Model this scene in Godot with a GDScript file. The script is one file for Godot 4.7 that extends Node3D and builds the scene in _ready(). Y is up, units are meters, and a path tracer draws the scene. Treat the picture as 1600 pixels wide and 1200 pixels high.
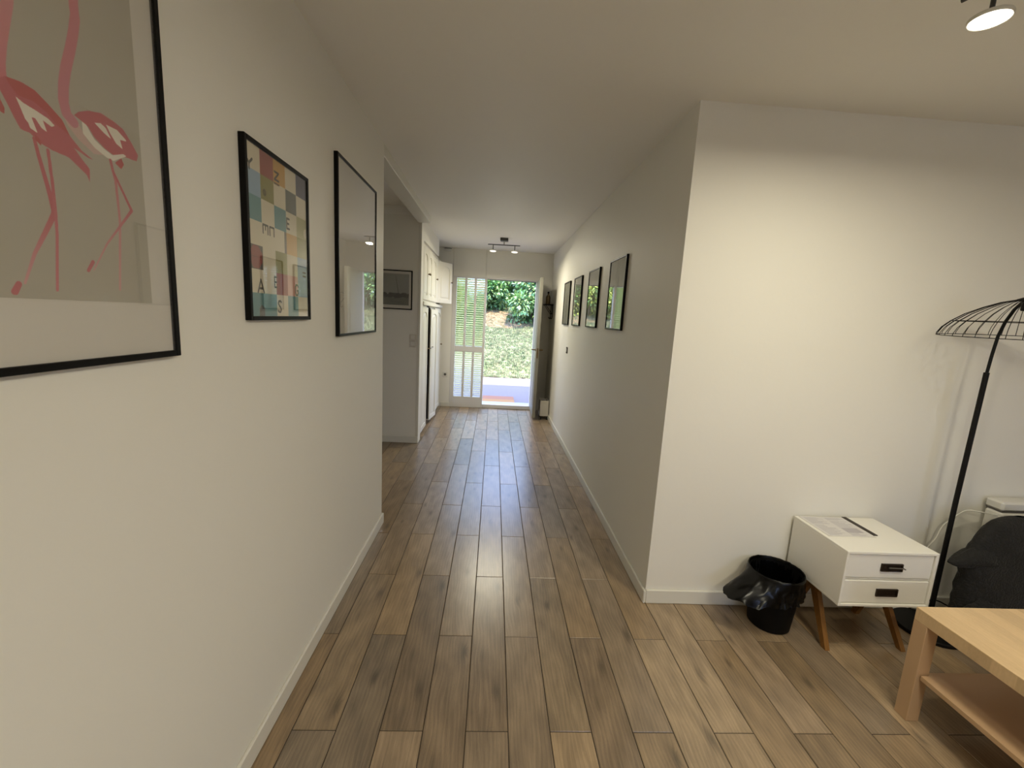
extends Node3D

const XL := -0.712     # hallway, left wall face
const XR := 0.8626     # hallway, right wall face
const ZC := -2.0       # face of the wall beside the hallway mouth
const ZE := -6.63      # inside face of the entrance wall
const HC := 2.441      # ceiling
const ZB := -4.635     # face of the passage wall
const CABX := -0.80    # cabinet fronts

var M := {}
var taken := {}
var rng := RandomNumberGenerator.new()

# ---------------------------------------------------------------- naming
func numbered(called: String) -> String:
	var n: int = taken.get(called, 0)
	taken[called] = n + 1
	return called if n == 0 else "%s_%03d" % [called, n]

func tag(o: Node3D, label := "", category := "", group := "", kind := "") -> Node3D:
	if label: o.set_meta("label", label)
	if category: o.set_meta("category", category)
	if group: o.set_meta("group", group)
	if kind: o.set_meta("kind", kind)
	return o

func thing(called: String, label: String, category: String, at := Vector3.ZERO, turn := 0.0, group := "") -> Node3D:
	var o := Node3D.new()
	o.name = numbered(called)
	add_child(o)
	o.position = at
	o.rotation.y = turn
	tag(o, label, category, group)
	return o

func mi(called: String, mesh: Mesh, m: Material, parent: Node3D = null) -> MeshInstance3D:
	var o := MeshInstance3D.new()
	o.mesh = mesh
	o.material_override = m
	o.cast_shadow = GeometryInstance3D.SHADOW_CASTING_SETTING_ON
	if parent == null:
		o.name = numbered(called)
		add_child(o)
	else:
		o.name = called
		parent.add_child(o, true)
	return o

func put(called: String, st: SurfaceTool, m: Material, parent: Node3D = null) -> MeshInstance3D:
	return mi(called, st.commit(), m, parent)

func struct(called: String, st: SurfaceTool, m: Material, label := "") -> MeshInstance3D:
	var o := put(called, st, m)
	o.set_meta("kind", "structure")
	if label: o.set_meta("label", label)
	return o

# ---------------------------------------------------------------- shapes
func S() -> SurfaceTool:
	var st := SurfaceTool.new()
	st.begin(Mesh.PRIMITIVE_TRIANGLES)
	return st

func tri(st: SurfaceTool, a: Vector3, b: Vector3, c: Vector3, n: Vector3, ua := Vector2.ZERO, ub := Vector2.ZERO, uc := Vector2.ZERO) -> void:
	var x := (b - a).cross(c - a)
	if x.length_squared() < 1e-18: return
	if x.dot(n) > 0.0:
		var t := b; b = c; c = t
		var u := ub; ub = uc; uc = u
		x = -x
	var nn := -x.normalized()
	for p in [[a, ua], [b, ub], [c, uc]]:
		st.set_normal(nn); st.set_uv(p[1]); st.add_vertex(p[0])

func quad(st: SurfaceTool, a: Vector3, b: Vector3, c: Vector3, d: Vector3, n: Vector3, uv := []) -> void:
	if uv.size() == 4:
		tri(st, a, b, c, n, uv[0], uv[1], uv[2]); tri(st, a, c, d, n, uv[0], uv[2], uv[3])
	else:
		tri(st, a, b, c, n); tri(st, a, c, d, n)

# a box between lo and hi with chamfered edges, put through xf
func box(st: SurfaceTool, lo: Vector3, hi: Vector3, ch := 0.0, xf := Transform3D()) -> void:
	var c := (lo + hi) * 0.5
	var h := (hi - lo) * 0.5
	h = h.abs()
	ch = minf(ch, minf(h.x, minf(h.y, h.z)) * 0.9)
	var P := func(s: Vector3, ax: int) -> Vector3:
		var v := Vector3(s.x * (h.x - ch), s.y * (h.y - ch), s.z * (h.z - ch))
		v[ax] = s[ax] * h[ax]
		return xf * (c + v)
	for ax in 3:
		var u := (ax + 1) % 3
		var w := (ax + 2) % 3
		for sg in [-1.0, 1.0]:
			var q := []
			for k in [[-1, -1], [1, -1], [1, 1], [-1, 1]]:
				var s := Vector3.ZERO
				s[ax] = sg; s[u] = k[0]; s[w] = k[1]
				q.append(P.call(s, ax))
			var n := Vector3.ZERO
			n[ax] = sg
			quad(st, q[0], q[1], q[2], q[3], xf.basis * n)
	if ch <= 0.0: return
	for ax in 3:      # edges running along ax
		var u := (ax + 1) % 3
		var w := (ax + 2) % 3
		for su in [-1.0, 1.0]:
			for sw in [-1.0, 1.0]:
				var s0 := Vector3.ZERO; s0[ax] = -1; s0[u] = su; s0[w] = sw
				var s1 := s0; s1[ax] = 1
				var n := Vector3.ZERO; n[u] = su; n[w] = sw
				quad(st, P.call(s0, u), P.call(s1, u), P.call(s1, w), P.call(s0, w), xf.basis * n)
	for sx in [-1.0, 1.0]:
		for sy in [-1.0, 1.0]:
			for sz in [-1.0, 1.0]:
				var s := Vector3(sx, sy, sz)
				tri(st, P.call(s, 0), P.call(s, 1), P.call(s, 2), xf.basis * s)

func cube(lo: Vector3, hi: Vector3, ch := 0.0) -> SurfaceTool:
	var st := S()
	box(st, lo, hi, ch)
	return st

# a tube along points, radius constant or one per point, smooth normals
func tube(st: SurfaceTool, pts: Array, r, sides := 10, caps := true) -> void:
	var rings := []
	var up := Vector3.UP
	var n: int = pts.size()
	var ref := Vector3.ZERO
	for i in n:
		var d: Vector3 = (pts[mini(i + 1, n - 1)] - pts[maxi(i - 1, 0)]).normalized()
		if ref == Vector3.ZERO:
			up = Vector3.UP if absf(d.y) < 0.9 else Vector3.RIGHT
			ref = d.cross(up).normalized()
		else:
			ref = (ref - d * ref.dot(d)).normalized()
		var b := d.cross(ref).normalized()
		var rad: float = r[i] if r is Array else r
		var ring := []
		for k in sides:
			var a := TAU * k / sides
			var o := ref * cos(a) + b * sin(a)
			ring.append([pts[i] + o * rad, o])
		rings.append(ring)
	for i in n - 1:
		for k in sides:
			var k2 := (k + 1) % sides
			smooth_quad(st, rings[i][k], rings[i][k2], rings[i + 1][k2], rings[i + 1][k])
	if caps:
		for e in [0, n - 1]:
			var d: Vector3 = (pts[0] - pts[1]) if e == 0 else (pts[n - 1] - pts[n - 2])
			for k in range(1, sides - 1):
				tri(st, rings[e][0][0], rings[e][k][0], rings[e][k + 1][0], d)

func smooth_quad(st: SurfaceTool, a, b, c, d) -> void:
	for t in [[a, b, c], [a, c, d]]:
		var x: Vector3 = (t[1][0] - t[0][0]).cross(t[2][0] - t[0][0])
		var order := [0, 1, 2]
		if x.dot(t[0][1] + t[1][1] + t[2][1]) > 0.0: order = [0, 2, 1]
		for k in order:
			st.set_normal(t[k][1]); st.set_uv(Vector2.ZERO); st.add_vertex(t[k][0])

# profile of Vector2(radius, height), turned round y; soft = smooth normals
func lathe(st: SurfaceTool, prof: Array, segs := 28, at := Vector3.ZERO, inward := false) -> void:
	var sgn := -1.0 if inward else 1.0
	for i in prof.size() - 1:
		var p: Vector2 = prof[i]
		var q: Vector2 = prof[i + 1]
		var t := (q - p).normalized()
		var nn := Vector2(t.y, -t.x) * sgn
		for k in segs:
			var a := TAU * k / segs
			var b := TAU * (k + 1) / segs
			var va := Vector3(cos(a), 0, sin(a))
			var vb := Vector3(cos(b), 0, sin(b))
			var na := (va * nn.x + Vector3.UP * nn.y)
			var nb := (vb * nn.x + Vector3.UP * nn.y)
			smooth_quad(st, [at + va * p.x + Vector3.UP * p.y, na], [at + vb * p.x + Vector3.UP * p.y, nb], [at + vb * q.x + Vector3.UP * q.y, nb], [at + va * q.x + Vector3.UP * q.y, na])

# ---------------------------------------------------------------- pictures drawn in code
func fill_poly(im: Image, pts: Array, c: Color) -> void:
	var h := im.get_height()
	var w := im.get_width()
	var y0 := h; var y1 := 0
	for p in pts:
		y0 = mini(y0, int(floor(p.y))); y1 = maxi(y1, int(ceil(p.y)))
	for y in range(maxi(y0, 0), mini(y1 + 1, h)):
		var xs := []
		for i in pts.size():
			var a: Vector2 = pts[i]
			var b: Vector2 = pts[(i + 1) % pts.size()]
			if (a.y <= y + 0.5) != (b.y <= y + 0.5):
				xs.append(a.x + (y + 0.5 - a.y) / (b.y - a.y) * (b.x - a.x))
		xs.sort()
		for i in range(0, xs.size() - 1, 2):
			var xa := clampi(roundi(xs[i]), 0, w)
			var xb := clampi(roundi(xs[i + 1]), 0, w)
			if xb > xa: im.fill_rect(Rect2i(xa, y, xb - xa, 1), c)

func dot(im: Image, p: Vector2, r: float, c: Color) -> void:
	for y in range(int(p.y - r), int(p.y + r) + 1):
		var e := r * r - (y + 0.5 - p.y) ** 2
		if e <= 0.0 or y < 0 or y >= im.get_height(): continue
		var x0 := clampi(roundi(p.x - sqrt(e)), 0, im.get_width())
		var x1 := clampi(roundi(p.x + sqrt(e)), 0, im.get_width())
		if x1 > x0: im.fill_rect(Rect2i(x0, y, x1 - x0, 1), c)

func stroke(im: Image, pts: Array, wa: float, wb: float, c: Color, c2 = null) -> void:
	var n := pts.size() - 1
	for i in n:
		var a: Vector2 = pts[i]
		var b: Vector2 = pts[i + 1]
		var steps := maxi(2, int(a.distance_to(b) / 2.0))
		for k in steps + 1:
			var t := float(k) / steps
			var g := (i + t) / n
			dot(im, a.lerp(b, t), lerpf(wa, wb, g) * 0.5, c if c2 == null else c.lerp(c2, g))

func pairs(flat: Array, sc: Vector2, off := Vector2.ZERO) -> Array:
	var out := []
	for i in range(0, flat.size(), 2):
		out.append(Vector2(flat[i] + off.x, flat[i + 1] + off.y) * sc)
	return out

func pic(im: Image) -> ImageTexture:
	return ImageTexture.create_from_image(im)

func blank(w: int, h: int, c: Color) -> Image:
	var im := Image.create(w, h, false, Image.FORMAT_RGB8)
	im.fill(c)
	return im

func speckle(im: Image, amount: float) -> void:
	var r := RandomNumberGenerator.new()
	r.seed = 5
	for i in int(im.get_width() * im.get_height() * 0.05):
		var x := r.randi() % im.get_width()
		var y := r.randi() % im.get_height()
		var c := im.get_pixel(x, y)
		var d := r.randf_range(-amount, amount)
		im.set_pixel(x, y, Color(c.r + d, c.g + d, c.b + d))

# ---------------------------------------------------------------- materials
func mat(c: Color, rough := 0.6, metal := 0.0, spec := 0.5) -> StandardMaterial3D:
	var m := StandardMaterial3D.new()
	m.albedo_color = c
	m.roughness = rough
	m.metallic = metal
	m.metallic_specular = spec
	return m

func noise_tex(freq: float, seed_: int, size := 512, ramp: Gradient = null, octaves := 4) -> NoiseTexture2D:
	var f := FastNoiseLite.new()
	f.noise_type = FastNoiseLite.TYPE_SIMPLEX_SMOOTH
	f.frequency = freq
	f.seed = seed_
	f.fractal_octaves = octaves
	var t := NoiseTexture2D.new()
	t.width = size; t.height = size
	t.seamless = true
	t.noise = f
	if ramp: t.color_ramp = ramp
	return t

func ramp(a: Color, b: Color, p := 0.0, q := 1.0) -> Gradient:
	var g := Gradient.new()
	g.colors = PackedColorArray([a, b])
	g.offsets = PackedFloat32Array([p, q])
	return g

func plaster(c: Color, bump := 0.022) -> StandardMaterial3D:
	var m := mat(c, 0.55, 0.0, 0.35)
	m.uv1_triplanar = true
	m.uv1_world_triplanar = true
	m.uv1_scale = Vector3(1.6, 1.6, 1.6)
	m.heightmap_enabled = true
	m.heightmap_texture = noise_tex(0.035, 3, 512)
	m.heightmap_scale = bump
	return m

# planks: 8 strips of wood grain, length along u
func wood_picture() -> Image:
	var w := 1024
	var strip := 112
	var im := Image.create(w, strip * 8, false, Image.FORMAT_RGB8)
	var n1 := FastNoiseLite.new(); n1.seed = 11; n1.frequency = 1.0; n1.fractal_octaves = 3
	var n2 := FastNoiseLite.new(); n2.seed = 23; n2.frequency = 1.0; n2.fractal_octaves = 2
	var r := RandomNumberGenerator.new(); r.seed = 4
	for s in 8:
		var tone := r.randf_range(-0.05, 0.05)
		var warm := r.randf_range(-0.012, 0.022)
		var knots := []
		for k in r.randi_range(1, 2):
			knots.append(Vector3(r.randf() * 0.9, r.randf_range(0.01, 0.14), r.randf_range(0.006, 0.014)))
		var cath := r.randf_range(0.04, 0.11)
		for y in strip:
			var v := 0.15 * y / strip
			for x in w:
				var u := 0.9 * x / w
				var warp := n2.get_noise_3d(u * 3.0, v * 12.0, s * 7.3) * 0.012
				var kd := 0.0
				for k in knots:
					var d := Vector2((u - k.x) * 0.30, v - k.y).length()
					kd = maxf(kd, exp(-d * d / (k.z * k.z)))
				var vv := v + warp + kd * 0.012
				var grain := n1.get_noise_3d(u * 4.0, vv * 260.0, s * 3.1)
				var fine := n1.get_noise_3d(u * 30.0, vv * 900.0, s * 5.7 + 40.0)
				var arch := sin((vv - cath + 0.25 * (u - 0.45) * (u - 0.45) * n2.get_noise_2d(s * 9.0, 3.0)) * 420.0 + n2.get_noise_3d(u * 1.5, v * 6.0, s) * 5.0)
				var cloud := n2.get_noise_3d(u * 5.0, v * 16.0, s * 2.2 + 9.0)
				var t := 0.615 + tone + grain * 0.075 + fine * 0.035 + arch * 0.024 + cloud * 0.085 - kd * 0.19
				im.set_pixel(x, s * strip + y, Color(t * 1.0 + warm, t * 0.88 + warm * 0.5, t * 0.735))
	return im

func make_materials() -> void:
	M.wall = plaster(Color(0.93, 0.92, 0.885))
	M.ceiling = plaster(Color(0.95, 0.94, 0.91), 0.015)
	M.trim = mat(Color(0.88, 0.87, 0.83), 0.4)
	M.upvc = mat(Color(0.87, 0.86, 0.845), 0.35)
	M.leaf_shaded = mat(Color(0.57, 0.56, 0.52), 0.45)  # white door leaf darkened: its shade is put into the colour
	M.cab = mat(Color(0.90, 0.885, 0.84), 0.38)
	M.black = mat(Color(0.025, 0.02, 0.024), 0.45, 0.0, 0.3)
	M.black_metal = mat(Color(0.03, 0.028, 0.03), 0.5, 0.0, 0.35)
	M.grout = mat(Color(0.24, 0.21, 0.18), 0.85)
	var wood := pic(wood_picture())
	var tones := [Color(0.92, 0.915, 0.91), Color(0.87, 0.865, 0.86), Color(0.98, 0.97, 0.94), Color(0.95, 0.92, 0.86), Color(0.90, 0.90, 0.90)]
	M.planks = []
	for c in tones:
		var m := mat(c, 0.28, 0.0, 0.62)
		m.albedo_texture = wood
		m.uv1_triplanar = false
		M.planks.append(m)
	M.white_lacquer = mat(Color(0.94, 0.93, 0.90), 0.35)
	M.oak = mat(Color(0.58, 0.40, 0.18), 0.5)
	M.oak.uv1_triplanar = true
	M.oak.uv1_scale = Vector3(30, 3, 30)
	M.oak.albedo_texture = noise_tex(0.02, 8, 256, ramp(Color(0.8, 0.8, 0.8), Color(1, 1, 1)))
	# veneer of the low table: staves along z
	var vim := blank(256, 1024, Color(0.76, 0.60, 0.42))
	var r := RandomNumberGenerator.new(); r.seed = 77
	var nz := FastNoiseLite.new(); nz.seed = 6; nz.frequency = 1.0
	var x0 := 0
	while x0 < 256:
		var wd := 19
		var tone := r.randf_range(-0.035, 0.035)
		for x in range(x0, mini(256, x0 + wd)):
			for y in 1024:
				var g := nz.get_noise_3d(x * 0.35, y * 0.012, x0) * 0.03 + nz.get_noise_2d(x * 0.9, y * 0.05) * 0.02
				vim.set_pixel(x, y, Color(0.83 + tone + g, 0.715 + tone * 0.95 + g, 0.555 + tone * 0.8 + g))
		x0 += wd
	M.veneer = mat(Color(1, 1, 1), 0.42)
	M.veneer.albedo_texture = pic(vim)
	M.veneer.uv1_triplanar = true
	M.veneer.uv1_scale = Vector3(1.8, 1.0, 1.1)
	M.veneer_leg = mat(Color(0.77, 0.64, 0.50), 0.45)
	M.glass = mat(Color(1, 1, 1, 0.03), 0.0)
	M.glass.transparency = BaseMaterial3D.TRANSPARENCY_ALPHA
	M.ribbed = mat(Color(0.97, 1.0, 0.97, 0.0), 0.06)
	M.ribbed.refraction_enabled = true
	M.ribbed.refraction_scale = 0.05
	M.board = mat(Color(0.84, 0.82, 0.78), 0.8)
	M.dark_inside = mat(Color(0.16, 0.14, 0.12), 0.8)
	M.brass = mat(Color(0.45, 0.38, 0.27), 0.35, 0.8)
	M.steel = mat(Color(0.62, 0.61, 0.58), 0.3, 0.9)
	M.bronze = mat(Color(0.20, 0.16, 0.13), 0.45, 0.5)
	M.liner = mat(Color(0.012, 0.012, 0.013), 0.27, 0.0, 0.36)
	M.bin = mat(Color(0.010, 0.010, 0.011), 0.6, 0.0, 0.3)
	M.cloth = mat(Color(0.075, 0.07, 0.066), 0.85)
	M.cloth.rim_enabled = true
	M.cloth.rim = 0.4
	M.cloth.uv1_triplanar = true
	M.cloth.uv1_scale = Vector3(9, 9, 9)
	M.cloth.heightmap_enabled = true
	M.cloth.heightmap_texture = noise_tex(0.03, 31, 256)
	M.cloth.heightmap_scale = 0.4
	M.heater = mat(Color(0.86, 0.85, 0.82), 0.4)
	M.white_plastic = mat(Color(0.88, 0.87, 0.84), 0.4)
	M.grey_plastic = mat(Color(0.35, 0.34, 0.33), 0.5)
	M.lamp_on = mat(Color(0.95, 0.95, 0.92), 0.5)
	M.lamp_on.emission_enabled = true
	M.lamp_on.emission = Color(1.0, 0.96, 0.88)
	M.lamp_on.emission_energy_multiplier = 5.0
	M.lamp_dim = M.lamp_on.duplicate()
	M.lamp_dim.emission_energy_multiplier = 0.8
	M.grey_metal = mat(Color(0.30, 0.30, 0.29), 0.45, 0.6)
	# outside
	M.lawn = mat(Color(1, 1, 1), 0.95)
	M.lawn.uv1_triplanar = true
	M.lawn.uv1_world_triplanar = true
	M.lawn.uv1_scale = Vector3(0.45, 0.45, 0.45)
	var lg := Gradient.new()
	lg.colors = PackedColorArray([Color(0.42, 0.47, 0.32), Color(0.50, 0.54, 0.39), Color(0.61, 0.59, 0.49)])
	lg.offsets = PackedFloat32Array([0.25, 0.5, 0.78])
	M.lawn.albedo_texture = noise_tex(0.018, 15, 1024, lg, 6)
	M.path = mat(Color(1, 1, 1), 0.9)
	M.path.uv1_triplanar = true
	M.path.uv1_world_triplanar = true
	M.path.uv1_scale = Vector3(1.7, 1.7, 1.7)
	M.path.albedo_texture = noise_tex(0.06, 19, 1024, ramp(Color(0.34, 0.295, 0.30), Color(0.66, 0.60, 0.59), 0.3, 0.72), 5)
	M.bounce_ground = mat(Color(0.78, 0.76, 0.72), 0.85)  # pale so that light bounces in through the back window
	M.soil = mat(Color(1, 1, 1), 0.95)
	M.soil.uv1_triplanar = true
	M.soil.uv1_world_triplanar = true
	M.soil.albedo_texture = noise_tex(0.03, 25, 512, ramp(Color(0.50, 0.38, 0.30), Color(0.66, 0.55, 0.45), 0.3, 0.7))
	M.leaf = mat(Color(1, 1, 1), 0.42)
	M.leaf.vertex_color_use_as_albedo = true
	M.leaf.backlight_enabled = true
	M.leaf.backlight = Color(0.35, 0.45, 0.2)
	M.leaf.cull_mode = BaseMaterial3D.CULL_DISABLED
	M.bark = mat(Color(0.42, 0.36, 0.31), 0.9)
	M.grass = mat(Color(1, 1, 1), 0.8)
	M.grass.vertex_color_use_as_albedo = true
	M.grass.cull_mode = BaseMaterial3D.CULL_DISABLED
	M.mat_red = mat(Color(0.60, 0.40, 0.30), 0.95)
	M.mat_tan = mat(Color(0.66, 0.48, 0.29), 0.95)
	M.sill = mat(Color(0.70, 0.73, 0.77), 0.4)

# ---------------------------------------------------------------- start
func _ready() -> void:
	rng.seed = 1234
	# camera
	var cam := Camera3D.new()
	cam.name = "camera"
	add_child(cam)
	cam.transform = Transform3D(Basis(Vector3(0.99768739, 0.05441366, 0.04073103), Vector3(-0.04740327, 0.98649736, -0.15676702), Vector3(-0.04871132, 0.15447369, 0.98679536)), Vector3(0, 1.4479, 0))
	cam.fov = 84.568
	cam.near = 0.05
	cam.far = 200.0
	# sky and exposure
	var we := WorldEnvironment.new()
	we.name = "environment"
	var env := Environment.new()
	env.background_mode = Environment.BG_SKY
	var sky := Sky.new()
	var sm := ProceduralSkyMaterial.new()
	sm.sky_top_color = Color(0.69, 0.79, 1.0)
	sm.sky_horizon_color = Color(0.80, 0.86, 1.0)
	sm.ground_bottom_color = Color(0.5, 0.52, 0.42)
	sm.ground_horizon_color = Color(0.8, 0.83, 0.8)
	sm.sky_energy_multiplier = 2.0
	sm.ground_energy_multiplier = 1.0
	sky.sky_material = sm
	env.sky = sky
	env.tonemap_mode = Environment.TONE_MAPPER_LINEAR
	env.tonemap_exposure = 1.55
	env.sdfgi_enabled = true
	env.ssao_enabled = true
	env.ssil_enabled = true
	we.environment = env
	# sun high behind the house: the front path lies in the shade of the eaves, the lawn in the light
	var sun := DirectionalLight3D.new()
	sun.name = "sun"
	sun.light_color = Color(1.0, 0.95, 0.84)
	sun.light_energy = 3.1
	sun.light_angular_distance = 1.5
	sun.shadow_enabled = true
	sun.rotation_degrees = Vector3(-57, 12, 0)
	add_child(sun)
	add_child(we)
	make_materials()
	room_shell()
	floor_planks()
	entrance()
	passage_and_cabinets()
	pictures()
	lights()
	living_things()
	small_things()
	garden()

# energy of each lamp head is set here
const NEAR_HEAD := 0.41
const HALL_HEAD := 0.66

func room_shell() -> void:
	# left hallway wall, with the opening to the side passage beyond z = -2.76
	struct("wall_left", cube(Vector3(XL - 0.125, 0, -2.765), Vector3(XL, HC, 3.0)), M.wall, "white painted hallway wall on the left, hung with prints")
	struct("wall_right", cube(Vector3(XR, 0, ZE), Vector3(XR + 0.16, HC, ZC - 0.16)), M.wall, "white painted hallway wall on the right")
	struct("wall_front", cube(Vector3(XR, 0, ZC - 0.16), Vector3(4.4, HC, ZC)), M.wall, "white wall behind the small drawer cabinet")
	struct("wall_east", cube(Vector3(4.4, 0, ZC - 0.16), Vector3(4.56, HC, 3.0)), M.wall)
	# back wall of the living room with an unseen window added for daylight
	var st := S()
	box(st, Vector3(XL - 0.125, 0, 3.0), Vector3(4.56, 1.0, 3.2))
	box(st, Vector3(XL - 0.125, 2.2, 3.0), Vector3(4.56, HC, 3.2))
	box(st, Vector3(XL - 0.125, 1.0, 3.0), Vector3(1.2, 2.2, 3.2))
	box(st, Vector3(2.4, 1.0, 3.0), Vector3(4.56, 2.2, 3.2))
	struct("wall_back", st, M.wall)
	st = S()
	for x in [1.2, 1.77, 2.34]:
		box(st, Vector3(x, 1.0, 3.06), Vector3(x + 0.06, 2.2, 3.12), 0.004)
	for y in [1.0, 2.14]:
		box(st, Vector3(1.2, y, 3.065), Vector3(2.4, y + 0.06, 3.115), 0.004)
	var w := struct("added_window_1", st, M.upvc)  # out of view, added and sized for the daylight it lets in
	put("pane", cube(Vector3(1.26, 1.06, 3.088), Vector3(2.34, 2.14, 3.092)), M.glass, w)
	# ceiling
	st = S()
	box(st, Vector3(XL - 0.125, HC, ZE - 0.2), Vector3(XR + 0.16, HC + 0.14, 3.2))
	box(st, Vector3(XR + 0.16, HC, ZC - 0.16), Vector3(4.56, HC + 0.14, 3.2))
	struct("ceiling", st, M.ceiling, "white ceiling over hallway and living room")
	st = S()
	box(st, Vector3(-3.6, HC + 0.2, ZE - 0.75), Vector3(5.0, HC + 0.45, 4.1), 0.02)
	struct("shade_roof", st, M.trim)  # added out of view: eaves shade the drive and the back window
	# beam over the passage opening
	struct("trim_1", cube(Vector3(XL - 0.125, 2.372, ZB), Vector3(XL, HC, -2.765), 0.003), M.trim, "white beam over the passage opening")
	# baseboards
	var bl := S()
	box(bl, Vector3(XL, 0, -2.765), Vector3(XL + 0.013, 0.072, 2.9), 0.004)
	box(bl, Vector3(XL - 0.11, 0, -2.778), Vector3(XL + 0.013, 0.072, -2.765), 0.004)
	struct("baseboard_left", bl, M.trim, "white baseboard along the left wall")
	struct("baseboard_right", cube(Vector3(XR - 0.013, 0, ZE), Vector3(XR, 0.072, ZC + 0.013), 0.004), M.trim, "white baseboard along the right hallway wall")
	struct("baseboard_front", cube(Vector3(XR, 0, ZC), Vector3(4.4, 0.078, ZC + 0.013), 0.004), M.trim, "white baseboard under the wall of the drawer cabinet")

func floor_planks() -> void:
	var bed := S()
	box(bed, Vector3(-3.0, -0.12, ZE), Vector3(4.56, -0.0022, 3.2))
	var fl := struct("floor", bed, M.grout, "brown wood-look plank tiles laid lengthwise")
	var X0 := -0.3329
	var Z0 := -1.2859
	var W := 0.15
	var L := 0.90
	var rest := S()
	var shared := {}
	var r := RandomNumberGenerator.new()
	r.seed = 99
	for k in range(-18, 33):
		var xa := X0 + W * k
		# joints of this column lie at Z0 - 0.45 * (even or odd)
		var ph := 0.0 if posmod(k, 2) == 0 else 0.45
		for j in range(-6, 8):
			var za := Z0 - ph - L * j
			var zb := za - L
			var lo := Vector2(maxf(xa + 0.0014, -2.99), maxf(zb + 0.0014, ZE + 0.001))
			var hi := Vector2(minf(xa + W - 0.0014, 4.39), minf(za - 0.0014, 2.99))
			if hi.x - lo.x < 0.01 or hi.y - lo.y < 0.01: continue
			if xa > XR + 0.02 and za < ZC - 0.02: continue
			if xa + W < -1.3 and za < -4.7: continue
			if xa + W < XL - 0.02 and zb > -2.7: continue
			var vi := r.randi() % 8
			var flip := r.randi() % 2
			var mi_ := r.randi() % 5
			if xa > 0.7 and za > -3.0 and r.randf() < 0.45: mi_ = 3 if r.randf() < 0.5 else 2  # lighter, warmer planks on this side: lamplight put into their colour
			var full := absf(hi.y - lo.y - (L - 0.0028)) < 1e-4 and absf(hi.x - lo.x - (W - 0.0028)) < 1e-4
			var c := Vector3((lo.x + hi.x) / 2, 0, (lo.y + hi.y) / 2)
			var hx := (hi.x - lo.x) / 2
			var hz := (hi.y - lo.y) / 2
			var seen: bool = xa > -1.35 and xa < 2.75 and zb < -0.55 and not (xa > 1.9 and za > -0.6)
			if not seen:
				plank(rest, c, hx, hz, vi, flip)
				continue
			var key := vi * 2 + flip
			var mesh: ArrayMesh
			if full:
				if not shared.has(key):
					var st := S()
					plank(st, Vector3.ZERO, hx, hz, vi, flip)
					shared[key] = st.commit()
				mesh = shared[key]
			else:
				var st := S()
				plank(st, Vector3.ZERO, hx, hz, vi, flip)
				mesh = st.commit()
			var o := mi("plank", mesh, M.planks[mi_], fl)
			o.position = c
	var rs := put("plank_field", rest, M.planks[0], fl)
	rs.set_meta("kind", "stuff")

func plank(st: SurfaceTool, c: Vector3, hx: float, hz: float, vi: int, flip: int) -> void:
	var b := 0.0016
	var d := 0.0022
	var v0 := (vi + 0.02) / 8.0
	var v1 := (vi + 0.98) / 8.0
	var ul := hz * 2.0 / 0.9
	var vl := minf(1.0, hx * 2.0 / 0.15)
	var U := func(x: float, z: float) -> Vector2:
		var u := (z + hz) / (2.0 * hz) * ul
		var v := v0 + (v1 - v0) * (x + hx) / (2.0 * hx) * vl
		return Vector2(1.0 - u if flip else u, v)
	var A := [Vector2(-hx, -hz), Vector2(hx, -hz), Vector2(hx, hz), Vector2(-hx, hz)]
	var top := []; var low := []; var uv := []
	for a in A:
		top.append(c + Vector3(a.x - signf(a.x) * b, 0, a.y - signf(a.y) * b))
		low.append(c + Vector3(a.x, -d, a.y))
		uv.append(U.call(a.x, a.y))
	quad(st, top[0], top[1], top[2], top[3], Vector3.UP, uv)
	for i in 4:
		var j := (i + 1) % 4
		var n: Vector3 = (low[i] + low[j]) * 0.5 - c
		n.y = 0.001
		quad(st, top[i], top[j], low[j], low[i], n, [uv[i], uv[j], uv[j], uv[i]])

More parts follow.
